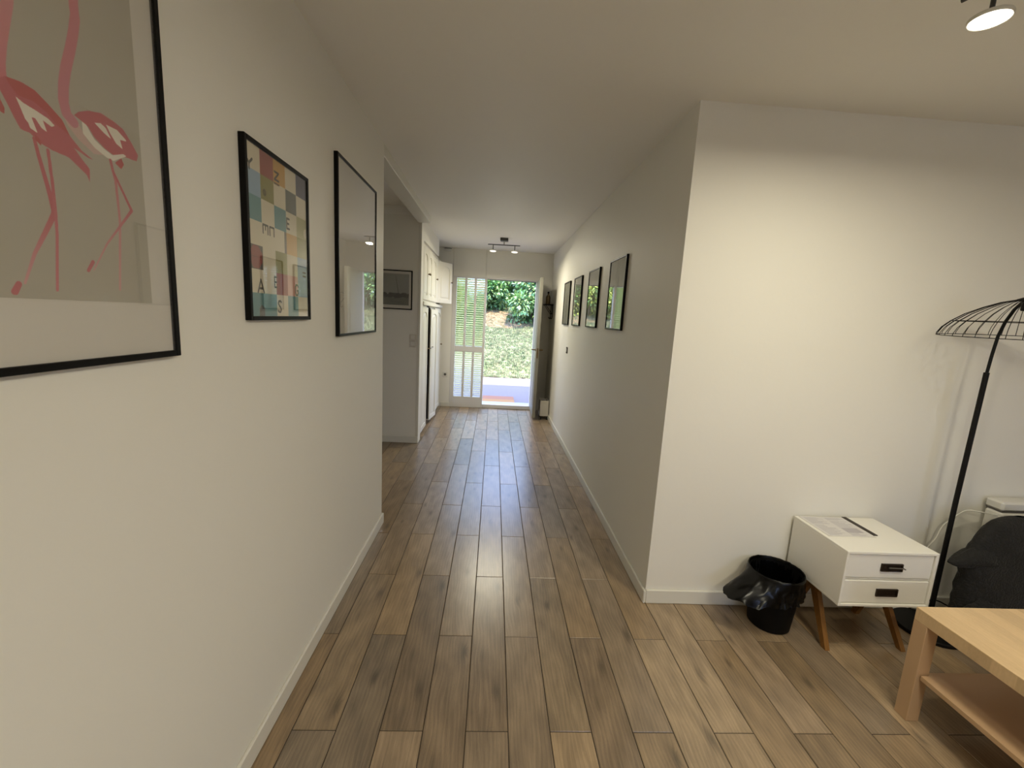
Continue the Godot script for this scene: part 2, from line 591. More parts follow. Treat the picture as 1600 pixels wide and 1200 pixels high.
func entrance() -> void:
	var zo := ZE - 0.2
	# entrance wall round the opening x -0.66 .. 0.70
	var st := S()
	box(st, Vector3(-1.5, 0, zo), Vector3(-0.66, HC, ZE))
	box(st, Vector3(0.70, 0, zo), Vector3(XR + 0.16, HC, ZE))
	box(st, Vector3(-0.66, 2.04, zo), Vector3(0.70, HC, ZE))
	struct("wall_end", st, M.wall, "white entrance wall at the far end of the hallway")
	struct("baseboard_end", cube(Vector3(-0.80, 0, ZE), Vector3(-0.66, 0.07, ZE + 0.012), 0.004), M.trim)
	struct("trim_2", cube(Vector3(-0.655, 2.04, ZE), Vector3(-0.645, HC, ZE + 0.01), 0.003), M.trim, "thin white cable cover on the entrance wall")
	struct("trim_3", cube(Vector3(-0.165, 2.04, ZE), Vector3(-0.153, HC, ZE + 0.01), 0.003), M.trim, "thin white cable cover above the door post")
	# frame and ribbed sidelight
	var zf0 := ZE - 0.075
	var zf1 := ZE + 0.004
	st = S()
	box(st, Vector3(-0.66, 0, zf0), Vector3(-0.597, 2.04, zf1), 0.004)
	box(st, Vector3(-0.172, 0, zf0), Vector3(-0.136, 2.04, zf1), 0.004)
	box(st, Vector3(-0.597, 2.014, zf0), Vector3(-0.172, 2.04, zf1), 0.004)
	box(st, Vector3(-0.597, 0.885, zf0), Vector3(-0.172, 0.974, zf1), 0.004)
	box(st, Vector3(-0.597, 0.0, zf0), Vector3(-0.172, 0.172, zf1), 0.004)
	var w := struct("window_2", st, M.upvc, "white sidelight with six ribbed glass panes beside the front door")
	for x in [-0.472, -0.327]:
		for y in [[0.172, 0.885], [0.974, 2.014]]:
			put("glazing_bar", cube(Vector3(x, y[0], zf0 + 0.02), Vector3(x + 0.034, y[1], zf1 - 0.006), 0.003), M.upvc, w)
	for x in [[-0.597, -0.472], [-0.438, -0.327], [-0.293, -0.172]]:
		for y in [[0.172, 0.885], [0.974, 2.014]]:
			put("pane", ribbed_pane(x[0], x[1], y[0], y[1], ZE - 0.042), M.ribbed, w)
	# door frame
	st = S()
	box(st, Vector3(-0.136, 2.012, zf0), Vector3(0.70, 2.04, zf1), 0.004)
	box(st, Vector3(0.618, 0.05, zf0), Vector3(0.70, 2.012, zf1), 0.004)
	box(st, Vector3(-0.136, 0, zf0), Vector3(0.70, 0.062, zf1), 0.006)
	struct("trim_4", st, M.upvc, "white frame and raised threshold of the front door")
	struct("trim_5", cube(Vector3(-0.136, 2.004, zf0 + 0.02), Vector3(0.618, 2.012, zf1 - 0.01), 0.002), M.grey_plastic, "dark seal under the door head")
	struct("trim_6", cube(Vector3(-0.70, 0.0, zo - 0.10), Vector3(0.72, 0.052, zf0 - 0.001), 0.006), M.sill, "pale outer door sill")
	# leaf standing open, hinged at the right
	var d := Node3D.new()
	d.name = "door_1"
	add_child(d)
	tag(d, "white front door leaf standing open against the right side", "", "", "structure")
	var wdt := 0.71
	d.position = Vector3(0.626, 0.045, ZE + 0.006)
	d.rotation.y = deg_to_rad(-1.8)
	put("leaf", cube(Vector3(0, 0, 0), Vector3(0.045, 1.972, wdt), 0.004), M.leaf_shaded, d)
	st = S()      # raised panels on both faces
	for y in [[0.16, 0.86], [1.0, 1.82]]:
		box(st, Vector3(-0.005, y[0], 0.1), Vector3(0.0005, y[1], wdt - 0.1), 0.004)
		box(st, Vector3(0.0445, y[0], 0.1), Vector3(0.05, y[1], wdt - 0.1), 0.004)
	put("panel", st, M.leaf_shaded, d)
	put("lock_plate", cube(Vector3(-0.004, 0.80, wdt - 0.07), Vector3(0.0, 0.96, wdt - 0.03), 0.002), M.white_plastic, d)
	put("latch_plate", cube(Vector3(0.012, 0.86, wdt - 0.001), Vector3(0.032, 1.0, wdt + 0.0015), 0.001), M.brass, d)
	for s in [-1.0, 1.0]:
		var x: float = 0.0 if s < 0 else 0.045
		var hd := S()
		tube(hd, [Vector3(x, 0.975, wdt - 0.05), Vector3(x + s * 0.045, 0.975, wdt - 0.05), Vector3(x + s * 0.052, 0.975, wdt - 0.06), Vector3(x + s * 0.052, 0.972, wdt - 0.16)], 0.009, 10)
		lathe_x(hd, Vector3(x, 0.975, wdt - 0.05), s, 0.022, 0.008)
		put("handle", hd, M.brass, d)
	for y in [0.2, 1.0, 1.75]:
		var h := S()
		tube(h, [Vector3(0.022, y, -0.004), Vector3(0.022, y + 0.09, -0.004)], 0.007, 8)
		put("hinge", h, M.white_plastic, d)
	# junction box by the ceiling
	var jb := thing("junction_box", "small white junction box high on the entrance wall under the ceiling", "junction box", Vector3(-0.745, 2.385, ZE))
	put("body", cube(Vector3(-0.05, 0, 0), Vector3(0.05, 0.036, 0.03), 0.003), M.white_plastic, jb)
	put("lid", cube(Vector3(-0.053, 0.036, 0), Vector3(0.053, 0.044, 0.034), 0.002), M.grey_plastic, jb)

func lathe_x(st: SurfaceTool, at: Vector3, s: float, r: float, t: float) -> void:
	tube(st, [at, at + Vector3(s * t, 0, 0)], r, 16)

func ribbed_pane(x0: float, x1: float, y0: float, y1: float, z: float) -> SurfaceTool:
	var st := S()
	var pitch := 0.034
	var n := int((y1 - y0) / pitch * 8.0)
	var pts := []
	for i in n + 1:
		var y := lerpf(y0, y1, float(i) / n)
		var ph := y / pitch * TAU
		var dz := 0.0018 * sin(ph)
		var sl := 0.0018 * cos(ph) * TAU / pitch
		pts.append([y, z + 0.003 + dz, Vector3(0, -sl, 1).normalized()])
	for i in n:
		var a = pts[i]; var b = pts[i + 1]
		smooth_quad(st, [Vector3(x0, a[0], a[1]), a[2]], [Vector3(x1, a[0], a[1]), a[2]], [Vector3(x1, b[0], b[1]), b[2]], [Vector3(x0, b[0], b[1]), b[2]])
	quad(st, Vector3(x0, y0, z - 0.003), Vector3(x1, y0, z - 0.003), Vector3(x1, y1, z - 0.003), Vector3(x0, y1, z - 0.003), Vector3(0, 0, -1))
	for y in [y0, y1]:
		quad(st, Vector3(x0, y, z - 0.003), Vector3(x1, y, z - 0.003), Vector3(x1, y, z + 0.003), Vector3(x0, y, z + 0.003), Vector3(0, -1 if y == y0 else 1, 0))
	for x in [x0, x1]:
		quad(st, Vector3(x, y0, z - 0.003), Vector3(x, y1, z - 0.003), Vector3(x, y1, z + 0.003), Vector3(x, y0, z + 0.003), Vector3(-1 if x == x0 else 1, 0, 0))
	return st

# ---------------------------------------------------------------- passage, cabinets
func passage_and_cabinets() -> void:
	struct("wall_passage", cube(Vector3(-3.0, 0, ZB - 0.14), Vector3(-0.797, HC, ZB)), M.wall, "white passage wall carrying the sailing print")
	struct("wall_passage_near", cube(Vector3(-3.0, 0, -2.765), Vector3(XL - 0.125, 2.53, -2.64)), M.wall)
	struct("wall_passage_end", cube(Vector3(-3.12, 0, ZB - 0.14), Vector3(-3.0, 2.53, -2.64)), M.wall)
	var st := S()
	box(st, Vector3(-3.12, 2.53, ZB), Vector3(XL - 0.125, 2.62, -2.64))
	box(st, Vector3(-3.0, HC, ZB - 0.14), Vector3(-0.797, 2.62, ZB))
	struct("ceiling_passage", st, M.ceiling)
	struct("baseboard_passage", cube(Vector3(-3.0, 0, ZB), Vector3(-0.797, 0.075, ZB + 0.012), 0.004), M.trim, "white baseboard under the sailing print")
	# thin corner bead on the wall end, and the back shell of the cabinet niche
	struct("trim_7", cube(Vector3(-0.826, 0.075, ZB), Vector3(-0.797, 2.37, ZB + 0.006), 0.002), M.trim, "narrow white trim on the passage wall corner")
	st = S()
	box(st, Vector3(-1.5, 0, ZE), Vector3(-1.42, HC, ZB - 0.14))
	box(st, Vector3(-1.42, 2.225, -6.03), Vector3(CABX, HC, ZB - 0.14))
	struct("wall_niche", st, M.wall, "white wall panel above the hallway cupboards")
	st = S()
	box(st, Vector3(-1.5, HC, ZE - 0.2), Vector3(XL - 0.125, HC + 0.14, ZB - 0.14))
	struct("ceiling_niche", st, M.ceiling)

	# upper cupboards
	var up := thing("wall_cupboard", "white wall cupboard with arched panel doors, one door ajar", "cupboard", Vector3(CABX, 1.555, -5.6))
	var U := func(x0: float, y0: float, z0: float, x1: float, y1: float, z1: float) -> SurfaceTool: return cube(Vector3(x0 - CABX, y0 - 1.555, z0 + 5.6), Vector3(x1 - CABX, y1 - 1.555, z1 + 5.6), 0.003)
	var body := S()
	var lo := Vector3(-CABX, -1.555, 5.6)
	box(body, Vector3(-1.40, 1.575, -6.02) + lo, Vector3(CABX - 0.021, 2.22, -4.79) + lo, 0.002)
	box(body, Vector3(-1.40, 2.18, -6.40) + lo, Vector3(CABX - 0.021, 2.22, -6.02) + lo, 0.002)
	box(body, Vector3(-1.40, 1.575, -6.42) + lo, Vector3(CABX - 0.021, 2.22, -6.40) + lo, 0.002)
	box(body, Vector3(-1.40, 1.575, -6.40) + lo, Vector3(-1.38, 2.18, -6.02) + lo, 0.002)
	put("body", body, M.cab, up)
	put("cornice", U.call(-1.40, 1.535, -6.45, CABX + 0.016, 1.575, -4.785), M.cab, up)
	for d in [[-5.152, -4.81, 1, 0.0], [-5.470, -5.162, 0, 0.0], [-5.842, -5.480, -1, 0.0], [-6.36, -6.02, -1, 29.0]]:
		cupboard_door(up, lo, d[0], d[1], 1.60, 2.165, d[2], d[3], true)
	put("stile", U.call(CABX - 0.021, 1.60, -6.015, CABX, 2.18, -5.85), M.cab, up)

	# tall lower cupboards
	var tall := thing("tall_cupboard", "white tall cupboard with narrow doors and a dark gap between them", "cupboard", Vector3(CABX, 0, -5.6))
	lo = Vector3(-CABX, 0, 5.6)
	body = S()
	box(body, Vector3(-1.40, 0.06, -5.215) + lo, Vector3(CABX - 0.021, 1.535, -4.79) + lo, 0.002)
	box(body, Vector3(-1.40, 0.06, -6.45) + lo, Vector3(CABX - 0.021, 1.535, -5.45) + lo, 0.002)
	put("body", body, M.cab, tall)
	body = S()
	box(body, Vector3(-1.40, 0.06, -5.45) + lo, Vector3(-1.36, 1.535, -5.215) + lo)
	box(body, Vector3(-1.36, 0.06, -5.45) + lo, Vector3(CABX - 0.03, 0.08, -5.215) + lo)
	box(body, Vector3(-1.36, 1.515, -5.45) + lo, Vector3(CABX - 0.03, 1.535, -5.215) + lo)
	box(body, Vector3(-1.36, 0.08, -5.449) + lo, Vector3(CABX - 0.012, 1.515, -5.44) + lo)
	box(body, Vector3(-1.36, 0.08, -5.225) + lo, Vector3(CABX - 0.012, 1.515, -5.216) + lo)
	put("recess", body, M.dark_inside, tall)
	put("plinth", cube(Vector3(-1.38, 0, -6.44) + lo, Vector3(CABX - 0.06, 0.06, -4.79) + lo), M.dark_inside, tall)
	cupboard_door(tall, lo, -5.200, -4.805, 0.06, 1.515, 9, 0.0, true)
	cupboard_door(tall, lo, -5.785, -5.455, 0.06, 1.50, 9, 7.0, true)
	cupboard_door(tall, lo, -6.44, -5.80, 0.06, 1.52, 1, 0.0, true)
	var rod := S()
	tube(rod, [Vector3(0.004, 1.022, 0.39), Vector3(0.03, 1.022, 0.37), Vector3(0.034, 1.026, 0.17), Vector3(0.022, 1.026, 0.12)], 0.006, 8)
	put("latch", rod, M.brass, tall)

# a frame-and-panel door in the plane x = CABX between z0 (far) and z1 (near); knob 1 far... -1 near-far side; ajar: degrees
func cupboard_door(parent: Node3D, lo: Vector3, z0: float, z1: float, y0: float, y1: float, knob: int, ajar: float, arched: bool) -> void:
	var w := z1 - z0
	var h := y1 - y0
	var o := Node3D.new()
	o.name = "door"
	parent.add_child(o, true)
	o.position = Vector3(CABX - 0.02, y0, z1) + lo      # hinge at the near edge
	o.rotation.y = deg_to_rad(-ajar)
	var t := 0.02
	var r := minf(0.055, w * 0.2)
	var st := S()
	box(st, Vector3(0, 0, -w), Vector3(t * 0.55, h, 0), 0.002)
	box(st, Vector3(t * 0.5, 0, -r), Vector3(t, h, 0), 0.002)
	box(st, Vector3(t * 0.5, 0, -w), Vector3(t, h, -w + r), 0.002)
	box(st, Vector3(t * 0.5, 0, -w + r), Vector3(t, r, -r), 0.002)
	# top rail, cut to an arch
	var n := 12
	var za := -w + r
	var zb := -r
	var rise := minf(0.06, (zb - za) * 0.35)
	var prev := Vector2.ZERO
	for i in n + 1:
		var f := float(i) / n
		var z := lerpf(za, zb, f)
		var y := h - r - rise + rise * sqrt(maxf(0.0, 1.0 - (2.0 * f - 1.0) ** 2))
		if i > 0:
			quad(st, Vector3(t, prev.y, prev.x), Vector3(t, y, z), Vector3(t, h, z), Vector3(t, h, prev.x), Vector3.RIGHT)
			quad(st, Vector3(t, prev.y, prev.x), Vector3(t, y, z), Vector3(t * 0.5, y, z), Vector3(t * 0.5, prev.y, prev.x), Vector3.DOWN)
		prev = Vector2(z, y)
	quad(st, Vector3(t * 0.5, h, za), Vector3(t, h, za), Vector3(t, h, zb), Vector3(t * 0.5, h, zb), Vector3.UP)
	put("frame", st, M.cab, o)
	# raised panel with an arched top
	st = S()
	var g := 0.016
	var pts := [Vector2(za + g, r + g), Vector2(zb - g, r + g)]
	for i in range(n, -1, -1):
		var f := float(i) / n
		pts.append(Vector2(lerpf(za + g, zb - g, f), h - r - rise - g + rise * sqrt(maxf(0.0, 1.0 - (2.0 * f - 1.0) ** 2))))
	var cc := Vector2.ZERO
	for p in pts: cc += p
	cc /= pts.size()
	var inn := []
	for p in pts:
		var q: Vector2 = p
		inn.append(Vector2(q.x + signf(cc.x - q.x) * minf(0.014, absf(cc.x - q.x)), q.y + signf(cc.y - q.y) * 0.014))
	for i in pts.size():
		var j := (i + 1) % pts.size()
		quad(st, Vector3(t * 0.55, pts[i].y, pts[i].x), Vector3(t * 0.55, pts[j].y, pts[j].x), Vector3(t * 0.9, inn[j].y, inn[j].x), Vector3(t * 0.9, inn[i].y, inn[i].x), Vector3.RIGHT)
		tri(st, Vector3(t * 0.9, inn[i].y, inn[i].x), Vector3(t * 0.9, inn[j].y, inn[j].x), Vector3(t * 0.9, cc.y, cc.x), Vector3.RIGHT)
	put("panel", st, M.cab, o)
	if knob == 9: return
	var kz := -w + 0.022 if knob != 0 else -0.022
	var ky := 0.30 if h < 1.0 else 0.94
	var k := S()
	tube(k, [Vector3(t, ky, kz), Vector3(t + 0.012, ky, kz), Vector3(t + 0.02, ky, kz), Vector3(t + 0.027, ky, kz)], [0.006, 0.006, 0.014, 0.008], 12)
	put("knob", k, M.brass, o)

# ---------------------------------------------------------------- framed pictures
func framed(called: String, label: String, group: String, at: Vector3, turn: float, w: float, h: float, fw: float, t: float, print_tex: Texture2D, art: Rect2) -> Node3D:
	# origin: bottom centre, on the wall; local z points into the room. art: printed area inside the board
	var o := thing(called, label, "picture", at, turn, group)
	var hw := w / 2.0
	for e in [[-hw, 0.0, -hw + fw, h], [hw - fw, 0.0, hw, h], [-hw + fw, 0.0, hw - fw, fw], [-hw + fw, h - fw, hw - fw, h]]:
		put("frame_rail", cube(Vector3(e[0], e[1], 0), Vector3(e[2], e[3], t), 0.0012), M.black, o)
	put("mount", cube(Vector3(-hw + fw, fw, 0.001), Vector3(hw - fw, h - fw, t - 0.008)), M.board, o)
	if print_tex:
		var m := mat(Color(1, 1, 1), 0.75)
		m.albedo_texture = print_tex
		var st := S()
		var z := t - 0.0074
		var a := Vector3(art.position.x, art.position.y, z)
		var b := a + Vector3(art.size.x, 0, 0)
		var c := b + Vector3(0, art.size.y, 0)
		var d := a + Vector3(0, art.size.y, 0)
		quad(st, a, b, c, d, Vector3(0, 0, 1), [Vector2(0, 1), Vector2(1, 1), Vector2(1, 0), Vector2(0, 0)])
		put("print", st, m, o)
	put("glass", cube(Vector3(-hw + fw * 0.9, fw * 0.9, t - 0.005), Vector3(hw - fw * 0.9, h - fw * 0.9, t - 0.003)), M.glass, o)
	return o

func pictures() -> void:
	framed("framed_print", "large black framed print of pink flamingos on grey", "", Vector3(XL, 1.325, -0.672), PI / 2, 0.60, 0.785, 0.0125, 0.018, flamingo_picture(), Rect2(-0.232, 0.112, 0.47, 0.61))
	framed("framed_print", "black framed poster of coloured squares and alphabet letters", "", Vector3(XL, 1.40, -1.452), PI / 2, 0.398, 0.503, 0.012, 0.018, alphabet_picture(), Rect2(-0.187, 0.012, 0.374, 0.479))
	framed("framed_print", "black framed pale empty print nearest the passage opening", "", Vector3(XL, 1.322, -2.245), PI / 2, 0.60, 0.783, 0.011, 0.018, null, Rect2())
	var names := ["black framed tower print nearest the wall corner", "black framed tower print second from the wall corner", "black framed tower print third from the wall corner", "black framed tower print closest to the front door"]
	var zc := [-3.03, -3.75, -4.465, -5.12]
	for i in 4:
		framed("framed_print", names[i], "tower prints on the right hallway wall", Vector3(XR, 1.402, zc[i]), -PI / 2, 0.40, 0.502, 0.011, 0.017, tower_picture(i), Rect2(-0.189, 0.011, 0.378, 0.48))
	framed("framed_print", "grey harbour photograph in a thin black frame on the passage wall", "", Vector3(-1.16, 1.472, ZB), 0.0, 0.55, 0.408, 0.011, 0.018, harbour_picture(), Rect2(-0.24, 0.045, 0.48, 0.325))

func flamingo_picture() -> Texture2D:
	var w := 720
	var h := 934
	var sc := Vector2(w, h)
	var im := blank(w, h, Color(0.70, 0.675, 0.615))
	var pink := Color(0.80, 0.46, 0.49)
	var rose := Color(0.74, 0.37, 0.40)
	var pale := Color(0.82, 0.60, 0.60)
	var red := Color(0.72, 0.30, 0.30)
	var off_white := Color(0.90, 0.88, 0.82)
	for dx in [-0.345, 0.0]:
		var o := Vector2(dx, 0.012 if dx < 0 else 0.0)
		var neck := [0.60, 0.02, 0.585, 0.10, 0.572, 0.18, 0.56, 0.26, 0.544, 0.331, 0.528, 0.378, 0.513, 0.424, 0.502, 0.468, 0.499, 0.498, 0.505, 0.52]
		stroke(im, pairs(neck, sc, o), 20, 27, pale, pink)
		fill_poly(im, pairs([0.486, 0.521, 0.497, 0.507, 0.512, 0.497, 0.556, 0.492, 0.596, 0.496, 0.635, 0.514, 0.677, 0.537, 0.699, 0.569, 0.737, 0.594, 0.779, 0.607, 0.759, 0.607, 0.709, 0.595, 0.734, 0.616, 0.762, 0.636, 0.758, 0.671, 0.748, 0.654, 0.687, 0.625, 0.633, 0.623, 0.594, 0.616, 0.567, 0.602, 0.54, 0.601, 0.525, 0.58, 0.512, 0.558, 0.498, 0.536], sc, o), rose)
		fill_poly(im, pairs([0.512, 0.497, 0.556, 0.492, 0.596, 0.496, 0.635, 0.514, 0.677, 0.537, 0.699, 0.569, 0.654, 0.553, 0.626, 0.535, 0.588, 0.523, 0.542, 0.526, 0.527, 0.514], sc, o), red)
		fill_poly(im, pairs([0.536, 0.531, 0.558, 0.538, 0.595, 0.543, 0.63, 0.549, 0.649, 0.559, 0.639, 0.566, 0.612, 0.559, 0.621, 0.583, 0.605, 0.579, 0.588, 0.562, 0.577, 0.563, 0.591, 0.595, 0.569, 0.59, 0.565, 0.579, 0.557, 0.573, 0.547, 0.552], sc, o), off_white)
		fill_poly(im, pairs([0.488, 0.546, 0.502, 0.568, 0.499, 0.582, 0.484, 0.578], sc, o), red)
		stroke(im, pairs([0.578, 0.611, 0.586, 0.648, 0.601, 0.705, 0.61, 0.741, 0.617, 0.78], sc, o), 8, 13, rose)
		stroke(im, pairs([0.617, 0.78, 0.574, 0.841, 0.539, 0.889, 0.5, 0.963], sc, o), 14, 6, rose, pale)
		stroke(im, pairs([0.618, 0.627, 0.621, 0.709, 0.621, 0.78, 0.618, 0.834, 0.605, 0.928, 0.599, 0.975], sc, o), 8, 7, rose, pink)
		stroke(im, pairs([0.482, 0.966, 0.468, 0.985], sc, o), 13, 15, rose)
		fill_poly(im, pairs([0.583, 0.60, 0.60, 0.612, 0.597, 0.622, 0.58, 0.612], sc, o), red)
	var neck_b := [0.80, 0.01, 0.785, 0.09, 0.765, 0.16, 0.759, 0.222, 0.76, 0.259, 0.747, 0.303, 0.73, 0.349, 0.707, 0.404, 0.694, 0.447, 0.688, 0.487, 0.695, 0.516, 0.716, 0.528]
	fill_poly(im, pairs([0.676, 0.512, 0.702, 0.518, 0.735, 0.526, 0.751, 0.546, 0.765, 0.562, 0.826, 0.582, 0.786, 0.59, 0.729, 0.568, 0.694, 0.543], sc), Color(0.80, 0.68, 0.64))
	stroke(im, pairs(neck_b, sc), 24, 27, pink, Color(0.78, 0.50, 0.54))
	fill_poly(im, pairs([0.721, 0.51, 0.739, 0.496, 0.777, 0.48, 0.828, 0.469, 0.881, 0.474, 0.922, 0.483, 0.955, 0.51, 0.985, 0.54, 0.975, 0.56, 0.912, 0.562, 0.868, 0.571, 0.829, 0.561, 0.792, 0.544, 0.771, 0.523, 0.748, 0.516], sc), rose)
	fill_poly(im, pairs([0.798, 0.504, 0.824, 0.497, 0.844, 0.504, 0.863, 0.528, 0.834, 0.52], sc), off_white)
	fill_poly(im, pairs([0.846, 0.494, 0.892, 0.493, 0.928, 0.509, 0.933, 0.514, 0.903, 0.518, 0.912, 0.542, 0.884, 0.534, 0.86, 0.512], sc), off_white)
	fill_poly(im, pairs([0.748, 0.516, 0.764, 0.52, 0.776, 0.534, 0.792, 0.55, 0.828, 0.564, 0.862, 0.572, 0.913, 0.555, 0.927, 0.558, 0.866, 0.587, 0.839, 0.586, 0.789, 0.572, 0.761, 0.555, 0.748, 0.546], sc), off_white)
	fill_poly(im, pairs([0.871, 0.591, 0.902, 0.57, 0.912, 0.586, 0.898, 0.602], sc), red)
	stroke(im, pairs([0.852, 0.589, 0.859, 0.617, 0.867, 0.642, 0.87, 0.709, 0.871, 0.761, 0.859, 0.852, 0.845, 0.962], sc), 9, 7, rose, pale)
	stroke(im, pairs([0.862, 0.619, 0.876, 0.64, 0.931, 0.716], sc), 6, 9, rose)
	stroke(im, pairs([0.931, 0.716, 0.88, 0.763, 0.806, 0.831, 0.742, 0.911], sc), 9, 4, rose, pale)
	stroke(im, pairs([0.74, 0.89, 0.719, 0.915], sc), 10, 9, rose)
	speckle(im, 0.012)
	return pic(im)

func letter(im: Image, at: Vector2, s: Vector2, strokes: Array, wd: float, c: Color) -> void:
	for l in strokes:
		stroke(im, pairs(l, s, at / s), wd, wd, c)

func alphabet_picture() -> Texture2D:
	var cw := 104
	var rh := 95
	var cream := Color(0.86, 0.825, 0.73)
	var im := blank(cw * 5, rh * 7, cream)
	var red := Color(0.60, 0.27, 0.24); var gold := Color(0.80, 0.62, 0.29); var navy := Color(0.25, 0.26, 0.38)
	var sky := Color(0.58, 0.69, 0.78); var olive := Color(0.56, 0.54, 0.27); var slate := Color(0.34, 0.36, 0.33)
	var teal := Color(0.36, 0.56, 0.58); var pale_olive := Color(0.70, 0.69, 0.48); var pink := Color(0.85, 0.66, 0.60)
	var ink := Color(0.17, 0.155, 0.14)
	var cells := [[1, 0, red], [2, 0, gold], [4, 0, navy], [0, 1, sky], [1, 1, olive], [3, 1, slate], [0, 2, teal], [2, 2, teal], [4, 2, pale_olive], [3, 3, gold], [4, 3, olive], [0, 4, Color(0.30, 0.27, 0.24)], [2, 4, olive], [4, 4, sky], [2, 5, red], [3, 5, pink], [4, 5, sky], [0, 6, teal], [1, 6, teal], [3, 6, teal]]
	for c in cells:
		im.fill_rect(Rect2i(c[0] * cw, c[1] * rh, cw, rh), c[2])
	im.fill_rect(Rect2i(3 * cw - 20, 3 * rh, 20, rh), Color(0.42, 0.38, 0.34))
	var oct := []
	for k in 8:
		var a := TAU * (k + 0.5) / 8
		oct.append(Vector2(cw * 0.5 + cos(a) * 50, rh * 4.5 + sin(a) * 48))
	fill_poly(im, oct, Color(0.58, 0.25, 0.23))
	im.fill_rect(Rect2i(4, int(rh * 4.5) - 2, cw - 8, 3), Color(0.42, 0.16, 0.15))
	dot(im, Vector2(1.28 * cw, 1.68 * rh), 14, Color(0.33, 0.31, 0.17))
	dot(im, Vector2(4.92 * cw, 2.68 * rh), 22, cream)
	fill_poly(im, [Vector2(cw * 0.62, rh * 7), Vector2(cw * 0.62, rh * 6.65), Vector2(cw * 0.8, rh * 6.5), Vector2(cw * 1.02, rh * 6.65), Vector2(cw * 1.02, rh * 7)], Color(0.34, 0.36, 0.36))
	letter(im, Vector2(4, rh * 0.62), Vector2(44, 40), [[0.0, 0.0, 0.5, 0.5, 1.0, 0.0], [0.5, 0.5, 0.5, 1.0]], 10, ink)
	letter(im, Vector2(2.10 * cw, rh * 0.52), Vector2(36, 32), [[0, 0, 1, 0, 0, 1, 1, 1]], 9, ink)
	im.fill_rect(Rect2i(int(2.03 * cw), int(rh * 0.98), 48, 8), Color(0.42, 0.33, 0.2))
	letter(im, Vector2(3.06 * cw, rh * 2.32), Vector2(24, 44), [[1, 0, 0, 0, 0, 1, 1, 1], [0, 0.5, 0.8, 0.5]], 9, ink)
	letter(im, Vector2(1.08 * cw, rh * 3.04), Vector2(38, 34), [[0, 1, 0, 0, 1, 0, 1, 1], [0.5, 0.0, 0.5, 0.55]], 8, ink)
	letter(im, Vector2(1.60 * cw, rh * 3.04), Vector2(34, 34), [[0, 1, 0, 0, 1, 0, 1, 1]], 8, ink)
	letter(im, Vector2(0.56 * cw, rh * 5.42), Vector2(46, 52), [[0, 1, 0.5, 0, 1, 1], [0.2, 0.68, 0.8, 0.68]], 9, ink)
	letter(im, Vector2(1.86 * cw, rh * 5.2), Vector2(16, 44), [[1, 0, 0, 0, 0, 1, 1, 1], [0, 0.5, 1, 0.5]], 8, ink)
	letter(im, Vector2(3.72 * cw, rh * 5.42), Vector2(32, 48), [[1, 0.15, 0.75, 0, 0.3, 0, 0.05, 0.25, 0.05, 0.75, 0.3, 1, 0.75, 1, 0.95, 0.8, 0.95, 0.55, 0.6, 0.55]], 9, ink)
	letter(im, Vector2(4.55 * cw, rh * 4.72), Vector2(30, 18), [[0, 0, 1, 0], [0, 1, 1, 1]], 8, ink)
	letter(im, Vector2(2.10 * cw, rh * 6.28), Vector2(28, 50), [[1, 0.1, 0.7, 0, 0.2, 0.05, 0.05, 0.25, 0.4, 0.45, 0.8, 0.6, 0.95, 0.8, 0.7, 1, 0.2, 0.98, 0.0, 0.88]], 9, ink)
	speckle(im, 0.012)
	return pic(im)

func tower_picture(i: int) -> Texture2D:
	var w := 300
	var h := 380
	var im := blank(w, h, Color(0.66, 0.67, 0.60))
	var grey := Color(0.50, 0.51, 0.48)
	var r := RandomNumberGenerator.new()
	r.seed = 40 + i
	var cx: float = [0.56, 0.60, 0.42, 0.5][i] * w
	var hw: float = [26.0, 22.0, 34.0, 28.0][i]
	var top: float = [0.24, 0.34, 0.30, 0.38][i] * h
	var pts := [Vector2(cx - hw * 1.25, h), Vector2(cx - hw * 1.1, h * 0.62), Vector2(cx - hw, h * 0.55)]
	for k in 9:
		var a := PI - PI * k / 8.0
		pts.append(Vector2(cx + cos(a) * hw * 0.72, top + hw * 2.0 - sin(a) * hw * 2.0))
	pts.append_array([Vector2(cx + hw, h * 0.55), Vector2(cx + hw * 1.1, h * 0.62), Vector2(cx + hw * 1.25, h)])
	fill_poly(im, pts, grey)
	stroke(im, [Vector2(cx, top - 14), Vector2(cx, top + 6)], 3, 3, grey)
	for k in 5:
		im.fill_rect(Rect2i(int(cx - hw * 0.5), int(h * (0.60 + 0.075 * k)), int(hw), 5), Color(0.58, 0.59, 0.54))
	speckle(im, 0.02)
	return pic(im)

